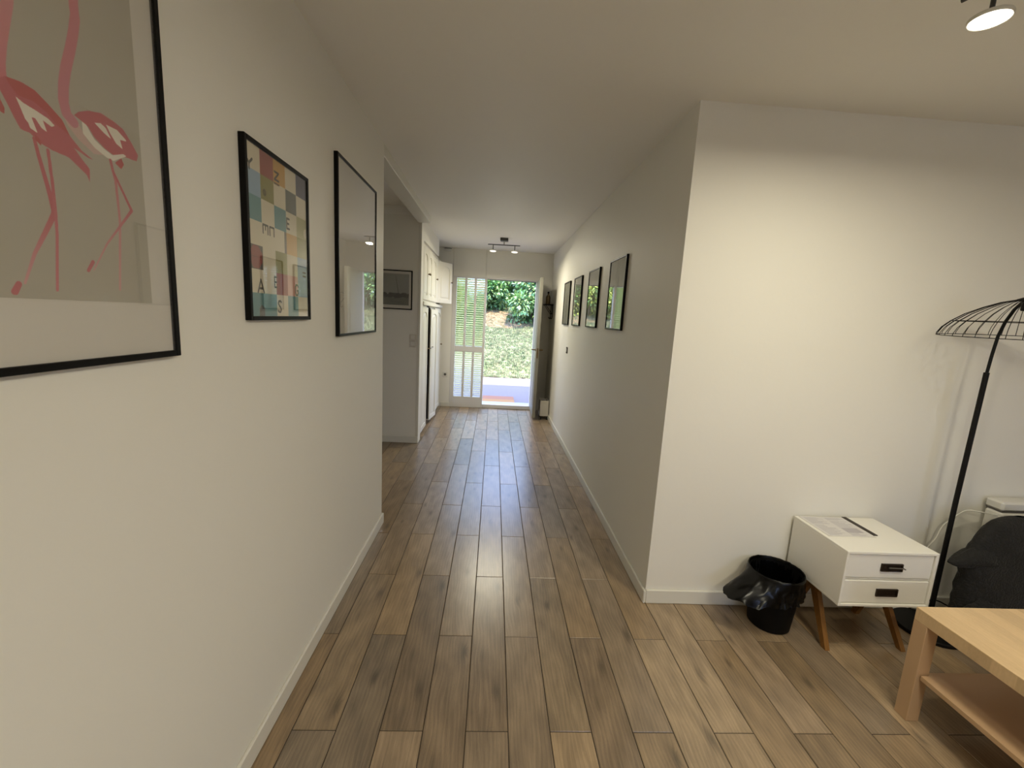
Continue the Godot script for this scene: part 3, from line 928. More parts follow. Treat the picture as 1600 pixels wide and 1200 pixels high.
func harbour_picture() -> Texture2D:
	var w := 480
	var h := 325
	var im := blank(w, h, Color(0.62, 0.62, 0.58))
	for y in h:
		var t := float(y) / h
		im.fill_rect(Rect2i(0, y, w, 1), Color(0.60, 0.60, 0.56).lerp(Color(0.50, 0.50, 0.47), t))
	im.fill_rect(Rect2i(0, 245, w, 80), Color(0.36, 0.36, 0.335))
	var r := RandomNumberGenerator.new()
	r.seed = 12
	for i in 90:
		var x := r.randf() * w
		dot(im, Vector2(x, 222 + r.randf_range(-14, 16)), r.randf_range(9, 20), Color(0.14, 0.14, 0.13).lightened(r.randf() * 0.1))
	fill_poly(im, [Vector2(20, 222), Vector2(40, 180), Vector2(120, 176), Vector2(132, 222)], Color(0.17, 0.17, 0.16))
	stroke(im, [Vector2(372, 215), Vector2(338, 20)], 7, 3, Color(0.30, 0.30, 0.28))
	stroke(im, [Vector2(338, 24), Vector2(430, 210)], 2, 2, Color(0.42, 0.42, 0.40))
	for i in 70:
		var x := r.randf() * w
		var y := r.randf_range(250, 320)
		im.fill_rect(Rect2i(int(x), int(y), r.randi_range(20, 90), 2), Color(0.44, 0.44, 0.41) if i % 2 else Color(0.31, 0.31, 0.29))
	speckle(im, 0.03)
	return pic(im)

# ---------------------------------------------------------------- lamps
func track_lamp(label: String, at: Vector3, turn: float, energy: float, glow: Material, tilt := 0.0) -> void:
	# at: middle of the bar's mount on the ceiling; bar runs along local x
	var o := thing("ceiling_lamp", label, "ceiling lamp", at, turn, "two-headed ceiling lamps")
	put("mount", cube(Vector3(-0.05, -0.034, -0.05), Vector3(0.05, 0, 0.05), 0.003), M.grey_metal, o)
	var st := S()
	tube(st, [Vector3(0, -0.034, 0), Vector3(0, -0.082, 0)], 0.007, 10)
	put("stem", st, M.steel, o)
	st = S()
	tube(st, [Vector3(-0.205, -0.082, 0), Vector3(0.205, -0.082, 0)], 0.006, 12)
	put("bar", st, M.grey_metal, o)
	for s in [-1.0, 1.0]:
		var x: float = 0.138 * s
		var h := Node3D.new()
		h.name = "lamp_head"
		o.add_child(h, true)
		h.position = Vector3(x, -0.082, 0)
		h.rotation_degrees.x = tilt
		st = S()
		tube(st, [Vector3(0, 0, 0), Vector3(0, -0.0705, 0)], 0.0055, 10)
		put("stem", st, M.grey_metal, h)
		st = S()
		lathe(st, [Vector2(0.001, -0.069), Vector2(0.012, -0.070), Vector2(0.036, -0.073), Vector2(0.043, -0.076), Vector2(0.0445, -0.080), Vector2(0.0440, -0.084), Vector2(0.0415, -0.0855), Vector2(0.040, -0.084)], 32)
		put("housing", st, M.trim, h)
		st = S()
		lathe(st, [Vector2(0.001, -0.0842), Vector2(0.0405, -0.0842)], 32)
		put("light_panel", st, glow, h)
		var l := AreaLight3D.new()
		l.name = "lamp_light"
		l.area_size = Vector2(0.066, 0.066)
		l.light_color = Color(1.0, 0.965, 0.86)
		l.light_energy = energy
		l.area_range = 20.0
		l.shadow_enabled = true
		h.add_child(l, true)
		l.position = Vector3(0, -0.0865, 0)
		l.rotation.x = -PI / 2

func lights() -> void:
	track_lamp("lit two-headed ceiling lamp near the corner of the front wall", Vector3(1.288, HC, -1.045), deg_to_rad(-70.0), NEAR_HEAD, M.lamp_on)
	track_lamp("two-headed ceiling lamp farther into the living room", Vector3(1.80, HC, -0.55), deg_to_rad(-40.0), NEAR_HEAD * 0.5, M.lamp_on)
	track_lamp("unseen two-headed ceiling lamp added behind the camera as fill light", Vector3(1.0, HC, 0.75), deg_to_rad(20.0), NEAR_HEAD * 2.0, M.lamp_on)  # added fill lamp out of view, brightens left wall and ceiling
	track_lamp("small two-headed ceiling lamp before the front door", Vector3(0.078, HC, -5.60), deg_to_rad(-3.0), HALL_HEAD, M.lamp_dim, -9.0)

# ---------------------------------------------------------------- furniture
func living_things() -> void:
	drawer_cabinet()
	waste_bin()
	low_table()
	wire_lamp()
	bag_and_heater()

func drawer_cabinet() -> void:
	var x0 := 1.592; var x1 := 2.017; var zb := -1.984; var zf := -1.648
	var o := thing("drawer_cabinet", "small white two-drawer cabinet on splayed oak legs", "cabinet", Vector3((x0 + x1) / 2, 0, (zb + zf) / 2))
	var hx := (x1 - x0) / 2; var hz := (zf - zb) / 2
	var y0 := 0.256; var y1 := 0.52; var t := 0.012
	put("top", cube(Vector3(-hx, y1 - t, -hz), Vector3(hx, y1, hz), 0.0015), M.white_lacquer, o)
	put("bottom", cube(Vector3(-hx, y0, -hz), Vector3(hx, y0 + t, hz), 0.0015), M.white_lacquer, o)
	for s in [-1.0, 1.0]:
		put("side", cube(Vector3(minf(s * hx, s * (hx - t)), y0 + t, -hz), Vector3(maxf(s * hx, s * (hx - t)), y1 - t, hz), 0.0015), M.white_lacquer, o)
	put("back", cube(Vector3(-hx + t, y0 + t, -hz), Vector3(hx - t, y1 - t, -hz + 0.006)), M.white_lacquer, o)
	put("divider", cube(Vector3(-hx + t, 0.383, -hz + 0.006), Vector3(hx - t, 0.391, hz - 0.010), 0.001), M.white_lacquer, o)
	for e in [[0.394, 0.505, 0.447], [0.271, 0.380, 0.325]]:
		var d := put("drawer", cube(Vector3(-hx + t + 0.003, e[0], -hz + 0.02), Vector3(hx - t - 0.003, e[1], hz - 0.006), 0.002), M.white_lacquer, o)
		var cx := 0.005
		var st := S()
		var z := hz - 0.006
		box(st, Vector3(cx - 0.050, e[2] - 0.018, z), Vector3(cx + 0.050, e[2] - 0.014, z + 0.008), 0.001)
		box(st, Vector3(cx - 0.050, e[2] + 0.012, z), Vector3(cx + 0.050, e[2] + 0.018, z + 0.008), 0.001)
		box(st, Vector3(cx - 0.050, e[2] - 0.014, z), Vector3(cx - 0.044, e[2] + 0.012, z + 0.008), 0.001)
		box(st, Vector3(cx + 0.044, e[2] - 0.014, z), Vector3(cx + 0.050, e[2] + 0.012, z + 0.008), 0.001)
		box(st, Vector3(cx - 0.044, e[2] - 0.014, z), Vector3(cx + 0.044, e[2] + 0.012, z + 0.002))
		put("pull", st, M.bronze, d)
		if e[2] > 0.4:
			st = S()
			tube(st, [Vector3(cx - 0.02, e[2] + 0.002, z + 0.010), Vector3(cx + 0.045, e[2] + 0.002, z + 0.012), Vector3(cx + 0.054, e[2] - 0.002, z + 0.014)], 0.003, 8)
			put("key_bar", st, M.steel, d)
	var fr := S()
	box(fr, Vector3(-hx + 0.03, y0 - 0.035, 0.0), Vector3(hx - 0.03, y0, 0.022), 0.002)
	box(fr, Vector3(-hx + 0.03, y0 - 0.035, -0.06), Vector3(hx - 0.03, y0, -0.04), 0.002)
	put("leg_frame", fr, M.oak, o)
	for s in [-1.0, 1.0]:
		for f in [[-0.03, 0.118, 1.0], [-0.05, -0.140, -1.0]]:
			var st := S()
			var top := Vector3(s * (hx - 0.045), y0, f[0])
			var foot := Vector3(s * (hx - 0.027), 0.0, f[1])
			var w := Vector3(0.011, 0, 0)
			var dtop := Vector3(0, 0, 0.024)
			var dlow := Vector3(0, 0, 0.014)
			var a := [top - w - dtop, top + w - dtop, top + w + dtop, top - w + dtop]
			var b := [foot - w - dlow, foot + w - dlow, foot + w + dlow, foot - w + dlow]
			for i in 4:
				var j := (i + 1) % 4
				var mid: Vector3 = (a[i] + a[j] + b[i] + b[j]) / 4.0 - (top + foot) / 2.0
				quad(st, a[i], a[j], b[j], b[i], mid)
			quad(st, b[0], b[1], b[2], b[3], Vector3.DOWN)
			quad(st, a[0], a[1], a[2], a[3], Vector3.UP)
			put("leg", st, M.oak, o)
	# folder of printed pages lying on the top
	var im := blank(256, 256, Color(0.86, 0.85, 0.845))
	var r := RandomNumberGenerator.new(); r.seed = 3
	for c in 2:
		for l in 26:
			if r.randf() < 0.15: continue
			im.fill_rect(Rect2i(14 + c * 124, 16 + l * 9, r.randi_range(50, 104), 3), Color(0.66, 0.65, 0.68))
	im.fill_rect(Rect2i(140, 150, 90, 60), Color(0.72, 0.70, 0.72))
	var pm := mat(Color.WHITE, 0.5)
	pm.albedo_texture = pic(im)
	var doc := thing("document_folder", "printed page sheet with a dark spine lying on the white cabinet", "document", Vector3(1.735, y1, -1.885))
	var st := S()
	box(st, Vector3(-0.125, 0, -0.095), Vector3(0.107, 0.002, 0.108))
	put("page", st, M.white_plastic, doc)
	st = S()
	quad(st, Vector3(-0.123, 0.0024, -0.093), Vector3(0.105, 0.0024, -0.093), Vector3(0.105, 0.0024, 0.106), Vector3(-0.123, 0.0024, 0.106), Vector3.UP, [Vector2(0, 0), Vector2(1, 0), Vector2(1, 1), Vector2(0, 1)])
	put("printing", st, pm, doc)
	put("spine", cube(Vector3(0.107, 0, -0.098), Vector3(0.131, 0.004, 0.090), 0.001), M.bronze, doc)

func waste_bin() -> void:
	var o := thing("waste_bin", "round black waste bin with a black liner bag pulled over its rim", "bin", Vector3(1.452, 0, -1.868))
	var st := S()
	lathe(st, [Vector2(0.001, 0.0), Vector2(0.088, 0.0), Vector2(0.094, 0.006), Vector2(0.120, 0.283)], 40)
	lathe(st, [Vector2(0.116, 0.283), Vector2(0.088, 0.012), Vector2(0.001, 0.01)], 40, Vector3.ZERO, true)
	put("tub", st, M.bin, o)
	# liner: from inside the tub, over the rim, flared and pulled out to the left
	st = S()
	var nz := FastNoiseLite.new(); nz.seed = 9; nz.frequency = 1.0
	var segs := 96
	var rings := 22
	var P := []
	for i in rings + 1:
		var f := float(i) / rings
		var row := []
		for k in segs + 1:
			var a := TAU * k / segs
			var dirv := Vector2(cos(a), sin(a))
			# how far the bag stands out: strongest towards -x and a little to the front
			var off := wrapf(a - PI * 0.95, -PI, PI)
			var out := exp(-pow(off / (0.36 if off > 0.0 else 0.72), 2.0))
			var front := exp(-pow(wrapf(a - PI * 0.5, -PI, PI) / 0.9, 2.0))
			var rad: float; var y: float
			var wr := nz.get_noise_3d(cos(a) * 4.0, sin(a) * 4.0, f * 3.0)
			if f < 0.3:
				var g := f / 0.3
				rad = lerpf(0.090, 0.1165, g) + wr * 0.010 * (1.0 - g)
				y = lerpf(0.06, 0.287, g)
			elif f < 0.4:
				var g := (f - 0.3) / 0.1
				rad = lerpf(0.1165, 0.1245, g)
				y = 0.287 + 0.008 * sin(PI * g) + wr * 0.004
			else:
				var g := (f - 0.4) / 0.6
				var drop := 0.085 + 0.03 * front + 0.02 * nz.get_noise_2d(cos(a) * 2.0 + 7.0, sin(a) * 2.0)
				rad = 0.1245 + g * (0.004 + 0.150 * out) + wr * 0.016 * g
				y = 0.287 - g * drop - g * 0.02 * out
			rad += 0.0035 * sin(a * 23.0 + f * 4.0) * maxf(0.0, f - 0.35)
			row.append(Vector3(dirv.x * rad, y, dirv.y * rad))
		P.append(row)
	var N := []
	for i in rings + 1:
		var row := []
		for k in segs + 1:
			var dk: Vector3 = P[i][(k + 1) % segs] - P[i][(k + segs - 1) % segs]
			var di: Vector3 = P[mini(i + 1, rings)][k] - P[maxi(i - 1, 0)][k]
			row.append(dk.cross(di).normalized())
		N.append(row)
	for i in rings:
		for k in segs:
			smooth_quad(st, [P[i][k], N[i][k]], [P[i][k + 1], N[i][k + 1]], [P[i + 1][k + 1], N[i + 1][k + 1]], [P[i + 1][k], N[i + 1][k]])
	put("liner", st, M.liner, o)

func low_table() -> void:
	var x0 := 1.652; var x1 := 2.202; var z0 := -1.388; var z1 := -0.488
	var o := thing("coffee_table", "light wood-veneer coffee table with square legs and a low shelf", "table", Vector3((x0 + x1) / 2, 0, (z0 + z1) / 2))
	var hx := (x1 - x0) / 2; var hz := (z1 - z0) / 2
	put("tabletop", cube(Vector3(-hx, 0.400, -hz), Vector3(hx, 0.45, hz), 0.0015), M.veneer, o)
	for sx in [-1.0, 1.0]:
		for sz in [-1.0, 1.0]:
			var a := Vector3(sx * hx - (0.05 if sx > 0 else 0.0), 0, sz * hz - (0.05 if sz > 0 else 0.0))
			put("leg", cube(a, a + Vector3(0.05, 0.400, 0.05), 0.0015), M.veneer_leg, o)
	put("shelf", cube(Vector3(-hx + 0.012, 0.185, -hz + 0.055), Vector3(hx - 0.012, 0.203, hz - 0.055), 0.001), M.veneer_leg, o)
	# shelf supports
	for sz in [-1.0, 1.0]:
		put("shelf_support", cube(Vector3(-hx + 0.05, 0.165, sz * (hz - 0.03) - 0.01), Vector3(hx - 0.05, 0.185, sz * (hz - 0.03) + 0.01 + (0.02 if sz < 0 else 0.0)), 0.001), M.veneer_leg, o)

func wire_lamp() -> void:
	var bx := 2.272; var bz := -1.842
	var o := thing("floor_lamp", "black floor lamp with a dome shade of thin wires", "floor lamp", Vector3(bx, 0, bz))
	var st := S()
	lathe(st, [Vector2(0.138, 0.0), Vector2(0.14, 0.003), Vector2(0.14, 0.015), Vector2(0.136, 0.019), Vector2(0.014, 0.021), Vector2(0.014, 0.04)], 48)
	put("base", st, M.black_metal, o)
	st = S()
	tube(st, [Vector3(0, 0.019, 0), Vector3(0, 0.7, 0), Vector3(0.006, 1.318, 0)], 0.0105, 14)
	put("pole", st, M.black_metal, o)
	st = S()
	var apex := Vector3(2.224 - bx, 1.645, -1.712 - bz)
	tube(st, [Vector3(0.006, 1.30, 0), Vector3(0.012, 1.40, 0), Vector3(0.020, 1.485, 0.0), Vector3(0.024, 1.55, 0.012), Vector3(0.018, 1.605, 0.040), Vector3(0.002, 1.630, 0.072), Vector3(-0.028, 1.642, 0.108), apex], 0.0062, 12)
	put("neck", st, M.black_metal, o)
	var sh := Node3D.new()
	sh.name = "lamp_shade"
	o.add_child(sh, true)
	# the dome hangs a little forward, turned about its top
	var lean := Basis(Vector3.BACK, deg_to_rad(2.0)) * Basis(Vector3.RIGHT, deg_to_rad(1.5))
	sh.transform = Transform3D(lean, Vector3(apex.x, 1.645, apex.z) - lean * Vector3(0, 1.645, 0))
	var prof := [Vector2(0.252, 1.482), Vector2(0.2505, 1.493), Vector2(0.238, 1.518), Vector2(0.213, 1.546), Vector2(0.174, 1.578), Vector2(0.123, 1.607), Vector2(0.073, 1.629), Vector2(0.025, 1.641)]
	st = S()
	var pts := []
	for p in prof: pts.append(Vector3(p.x, p.y, 0))
	tube(st, pts, 0.0013, 6)
	var rib := st.commit()
	for k in 36:
		var b := mi("rib", rib, M.black_metal, sh)
		b.rotation.y = TAU * k / 36.0
	for ring in [[0.252, 1.482, 0.0018], [0.213, 1.546, 0.0018]]:
		st = S()
		pts = []
		for k in 73: pts.append(Vector3(ring[0] * cos(TAU * k / 72.0), ring[1], ring[0] * sin(TAU * k / 72.0)))
		tube(st, pts, ring[2], 6, false)
		put("ring", st, M.black_metal, sh)
	st = S()
	lathe(st, [Vector2(0.032, 1.634), Vector2(0.030, 1.642), Vector2(0.012, 1.650), Vector2(0.009, 1.668), Vector2(0.001, 1.670)], 24)
	put("cap", st, M.black_metal, sh)
	st = S()
	lathe(st, [Vector2(0.001, 1.592), Vector2(0.013, 1.594), Vector2(0.015, 1.60), Vector2(0.015, 1.64)], 20)
	put("socket", st, M.black_metal, sh)

func bag_and_heater() -> void:
	# wall heater, the near end in view
	var h := thing("wall_heater", "white wall heater behind the black bag at the right edge", "heater", Vector3(2.602, 0.16, ZC))
	put("body", cube(Vector3(0, 0, 0.02), Vector3(0.9, 0.452, 0.10), 0.012), M.heater, h)
	put("top_grille", cube(Vector3(0.0, 0.456, 0.018), Vector3(0.9, 0.505, 0.098), 0.010), M.heater, h)
	put("seam", cube(Vector3(0.006, 0.450, 0.024), Vector3(0.894, 0.458, 0.094)), M.grey_plastic, h)
	var st := S()
	tube(st, [Vector3(0.06, 0.425, 0.098), Vector3(0.06, 0.425, 0.112)], 0.008, 12)
	put("dial", st, M.grey_plastic, h)
	for x in [0.1, 0.78]:
		put("bracket", cube(Vector3(x, 0.1, 0.0), Vector3(x + 0.03, 0.4, 0.022)), M.grey_plastic, h)
	# its cable, hanging in a slack curve down to the skirting
	var pts := [Vector3(2.61, 0.59, -1.915), Vector3(2.52, 0.60, -1.93), Vector3(2.47, 0.595, -1.95), Vector3(2.43, 0.55, -1.962), Vector3(2.385, 0.50, -1.966), Vector3(2.365, 0.43, -1.968), Vector3(2.345, 0.395, -1.970), Vector3(2.33, 0.36, -1.972), Vector3(2.315, 0.30, -1.975), Vector3(2.31, 0.16, -1.976)]
	st = S()
	tube(st, smooth_path(pts, 4), 0.0032, 8)
	tag(put("power_cable", st, M.white_plastic), "thin white cable drooping from the heater behind the lamp pole", "cable")
	st = S()
	tube(st, smooth_path([Vector3(2.31, 0.016, -1.975), Vector3(2.36, 0.05, -1.97), Vector3(2.43, 0.075, -1.965), Vector3(2.50, 0.05, -1.955), Vector3(2.56, 0.012, -1.95)], 5), 0.0035, 8)
	tag(put("lamp_cord", st, M.black), "thin black cord curving up from the floor beside the lamp", "cord")
	# bag: a slumped sack, with a folded strap flap on its left
	var o := thing("fabric_bag", "large dark fabric bag slumped between the lamp and the heater", "bag", Vector3(2.50, 0, -1.755))
	var nz := FastNoiseLite.new(); nz.seed = 51; nz.frequency = 1.0; nz.fractal_octaves = 3
	put("body", sack(nz), M.cloth, o)
	st = S()
	var fl := []
	for q in [[-0.319, 0.428, 0.003, 0.005], [-0.30, 0.430, 0.016, 0.018], [-0.27, 0.436, 0.028, 0.030], [-0.23, 0.447, 0.042, 0.040], [-0.18, 0.456, 0.054, 0.045], [-0.13, 0.455, 0.050, 0.042], [-0.09, 0.450, 0.034, 0.024], [-0.07, 0.45, 0.006, 0.006]]:
		var row := []
		for k in 24:
			var t := TAU * k / 24.0
			var w := 1.0 + 0.35 * nz.get_noise_3d(cos(t) * 1.5, sin(t) * 1.5, q[0] * 14.0)
			row.append(Vector3(q[0], q[1] + sin(t) * q[2] * w, 0.012 + cos(t) * q[3] * w))
		fl.append(row)
	skin(st, fl)
	put("flap", st, M.cloth, o)
	st = S()
	blob(st, Vector3(-0.13, 0.15, 0.045), Vector3(0.10, 0.11, 0.035), nz, 0.35)
	put("side_pocket", st, M.cloth, o)

func smooth_path(p: Array, n: int) -> Array:
	var out := []
	for i in p.size() - 1:
		var a: Vector3 = p[maxi(i - 1, 0)]; var b: Vector3 = p[i]; var c: Vector3 = p[i + 1]; var d: Vector3 = p[mini(i + 2, p.size() - 1)]
		for k in n: out.append(b.cubic_interpolate(c, a, d, float(k) / n))
	out.append(p[p.size() - 1])
	return out

func skin(st: SurfaceTool, P: Array) -> void:
	# closed surface from rings P[i][k], k wraps
	var rows := P.size()
	var segs: int = P[0].size()
	var N := []
	for i in rows:
		var row := []
		for k in segs:
			var dk: Vector3 = P[i][(k + 1) % segs] - P[i][(k + segs - 1) % segs]
			var di: Vector3 = P[mini(i + 1, rows - 1)][k] - P[maxi(i - 1, 0)][k]
			var n := dk.cross(di)
			row.append(n.normalized() if n.length() > 1e-12 else (Vector3.UP if i > 0 else Vector3.DOWN))
		N.append(row)
	# outward check on a middle ring
	var mid := rows / 2
	var c := Vector3.ZERO
	for k in segs: c += P[mid][k]
	c /= segs
	var sg := signf((P[mid][0] - c).dot(N[mid][0]))
	for i in rows:
		for k in segs: N[i][k] *= sg
	for i in rows - 1:
		for k in segs:
			var k2 := (k + 1) % segs
			smooth_quad(st, [P[i][k], N[i][k]], [P[i][k2], N[i][k2]], [P[i + 1][k2], N[i + 1][k2]], [P[i + 1][k], N[i + 1][k]])

func blob(st: SurfaceTool, c: Vector3, r: Vector3, nz: FastNoiseLite, amp: float) -> void:
	var P := []
	for i in 19:
		var t := PI * i / 18.0
		var row := []
		for k in 28:
			var a := TAU * k / 28.0
			var d := Vector3(sin(t) * cos(a), -cos(t), sin(t) * sin(a))
			var f := 1.0 + amp * nz.get_noise_3dv(d * 1.6 + c * 7.0)
			row.append(c + d * r * f)
		P.append(row)
	skin(st, P)

func sack(nz: FastNoiseLite) -> SurfaceTool:
	var st := S()
	# outline (left x, right x, half depth) at each height, in local units
	var lv := [[0.0, -0.075, 0.30, 0.03], [0.006, -0.08, 0.33, 0.055], [0.024, -0.085, 0.34, 0.060], [0.032, -0.19, 0.35, 0.060], [0.10, -0.222, 0.36, 0.063], [0.20, -0.218, 0.36, 0.063], [0.30, -0.235, 0.36, 0.062], [0.36, -0.232, 0.36, 0.060], [0.42, -0.240, 0.355, 0.058], [0.47, -0.222, 0.345, 0.055], [0.52, -0.198, 0.33, 0.052], [0.58, -0.168, 0.30, 0.047], [0.630, -0.128, 0.25, 0.038], [0.652, -0.06, 0.15, 0.022], [0.660, -0.02, 0.08, 0.008]]
	var P := []
	var sub := 3
	for i in lv.size() - 1:
		for s in sub:
			P.append(ring_of(lv, i, float(s) / sub, nz))
	P.append(ring_of(lv, lv.size() - 2, 1.0, nz))
	skin(st, P)
	return st

func ring_of(lv: Array, i: int, f: float, nz: FastNoiseLite) -> Array:
	var a: Array = lv[i]; var b: Array = lv[i + 1]
	var y := lerpf(a[0], b[0], f); var x0 := lerpf(a[1], b[1], f); var x1 := lerpf(a[2], b[2], f); var d := lerpf(a[3], b[3], f)
	var row := []
	for k in 48:
		var t := TAU * k / 48.0
		var cs := cos(t); var sn := sin(t)
		var ex := signf(cs) * pow(absf(cs), 0.7); var ez := signf(sn) * pow(absf(sn), 0.7)
		var p := Vector3((x0 + x1) / 2 + (x1 - x0) / 2 * ex, y, d * ez)
		var n := nz.get_noise_3d(p.x * 6.0, p.y * 7.0, p.z * 6.0) + 0.5 * nz.get_noise_3d(p.x * 14.0, p.y * 22.0, p.z * 10.0)
		p += Vector3(ex * 0.012, 0, ez * 0.012) * n * (0.0 if y < 0.004 else 1.0)
		row.append(p)
	return row

# ---------------------------------------------------------------- small things
func small_things() -> void:
	# switches
	var s := thing("light_switch", "small dark light switch on the right hallway wall", "light switch", Vector3(XR, 1.075, -4.895), -PI / 2)
	put("plate", cube(Vector3(-0.036, 0, 0), Vector3(0.036, 0.072, 0.008), 0.002), M.bronze, s)
	put("rocker", cube(Vector3(-0.02, 0.016, 0.008), Vector3(0.02, 0.056, 0.013), 0.002), M.white_plastic, s)
	s = thing("light_switch", "double cream light switch at the corner of the passage wall", "light switch", Vector3(-0.872, 1.075, ZB))
	for y in [0.0, 0.072]:
		var p := put("plate", cube(Vector3(-0.036, y, 0), Vector3(0.036, y + 0.07, 0.009), 0.002), M.board, s)
		put("rocker", cube(Vector3(-0.022, y + 0.014, 0.009), Vector3(0.022, y + 0.056, 0.013), 0.002), M.white_plastic, p)
	s = thing("wall_socket", "white wall socket low on the entrance wall beside the sidelight", "socket", Vector3(-0.735, 0.475, ZE))
	var st := S()
	box(st, Vector3(-0.04, 0, 0), Vector3(0.04, 0.08, 0.009), 0.002)
	put("plate", st, M.white_plastic, s)
	st = S()
	tube(st, [Vector3(0, 0.04, 0.009), Vector3(0, 0.04, 0.0105)], 0.02, 20)
	put("insert", st, M.grey_plastic, s)
	# white bin behind the door leaf
	var b := thing("umbrella_box", "small white open box on dark feet behind the door", "box", Vector3(0.786, 0, -6.10))
	var sh := S()
	box(sh, Vector3(-0.062, 0.055, 0.088), Vector3(0.062, 0.285, 0.10), 0.002)
	box(sh, Vector3(-0.062, 0.055, -0.10), Vector3(0.062, 0.285, -0.088), 0.002)
	box(sh, Vector3(-0.062, 0.055, -0.088), Vector3(-0.050, 0.285, 0.088), 0.002)
	box(sh, Vector3(0.050, 0.055, -0.088), Vector3(0.062, 0.285, 0.088), 0.002)
	box(sh, Vector3(-0.050, 0.055, -0.088), Vector3(0.050, 0.065, 0.088))
	put("body", sh, M.white_plastic, b)
	put("dark_fill", cube(Vector3(-0.048, 0.066, -0.086), Vector3(0.048, 0.255, 0.086)), M.dark_inside, b)  # solid dark block standing in for the shade inside the box
	for x in [-0.05, 0.038]:
		for z in [-0.09, 0.078]:
			put("foot", cube(Vector3(x, 0, z), Vector3(x + 0.012, 0.055, z + 0.012), 0.001), M.black, b)
	# little shelf with a bracket on the wall behind the door
	var k := thing("wall_shelf", "small wall shelf on a black bracket behind the open door", "shelf", Vector3(XR, 1.47, -6.45))
	put("board", cube(Vector3(-0.13, 0.195, -0.12), Vector3(0, 0.21, 0.12), 0.002), M.black, k)
	for z in [-0.09, 0.085]:
		st = S()
		tube(st, smooth_path([Vector3(-0.006, 0.195, z), Vector3(-0.006, 0.02, z), Vector3(-0.022, 0.0, z), Vector3(-0.036, 0.02, z)], 4), 0.0055, 8)
		tube(st, [Vector3(-0.006, 0.06, z), Vector3(-0.11, 0.195, z)], 0.004, 8)
		put("bracket", st, M.black, k)
	var v := thing("bottle", "small brown bottle standing on the wall shelf by the door", "bottle", Vector3(XR - 0.075, 1.68, -6.42))
	st = S()
	lathe(st, [Vector2(0.001, 0), Vector2(0.03, 0.0), Vector2(0.033, 0.006), Vector2(0.033, 0.10), Vector2(0.024, 0.125), Vector2(0.013, 0.14), Vector2(0.012, 0.16)], 20)
	put("body", st, M.brass, v)
	st = S()
	lathe(st, [Vector2(0.0145, 0.158), Vector2(0.0145, 0.182), Vector2(0.001, 0.184)], 16)
	put("cap", st, M.black, v)

# ---------------------------------------------------------------- outside
const G0 := -0.03
const LAWN_Z := -10.35
func ground_y(x: float, z: float) -> float:
	var d := LAWN_Z - z
	if d < 0.0: return G0
	return G0 + 0.31 * minf(d, 6.0) * smoothstep(0.0, 0.8, d) + 0.05 * maxf(0.0, d - 6.0) + 0.02 * sin(x * 1.7 + z)

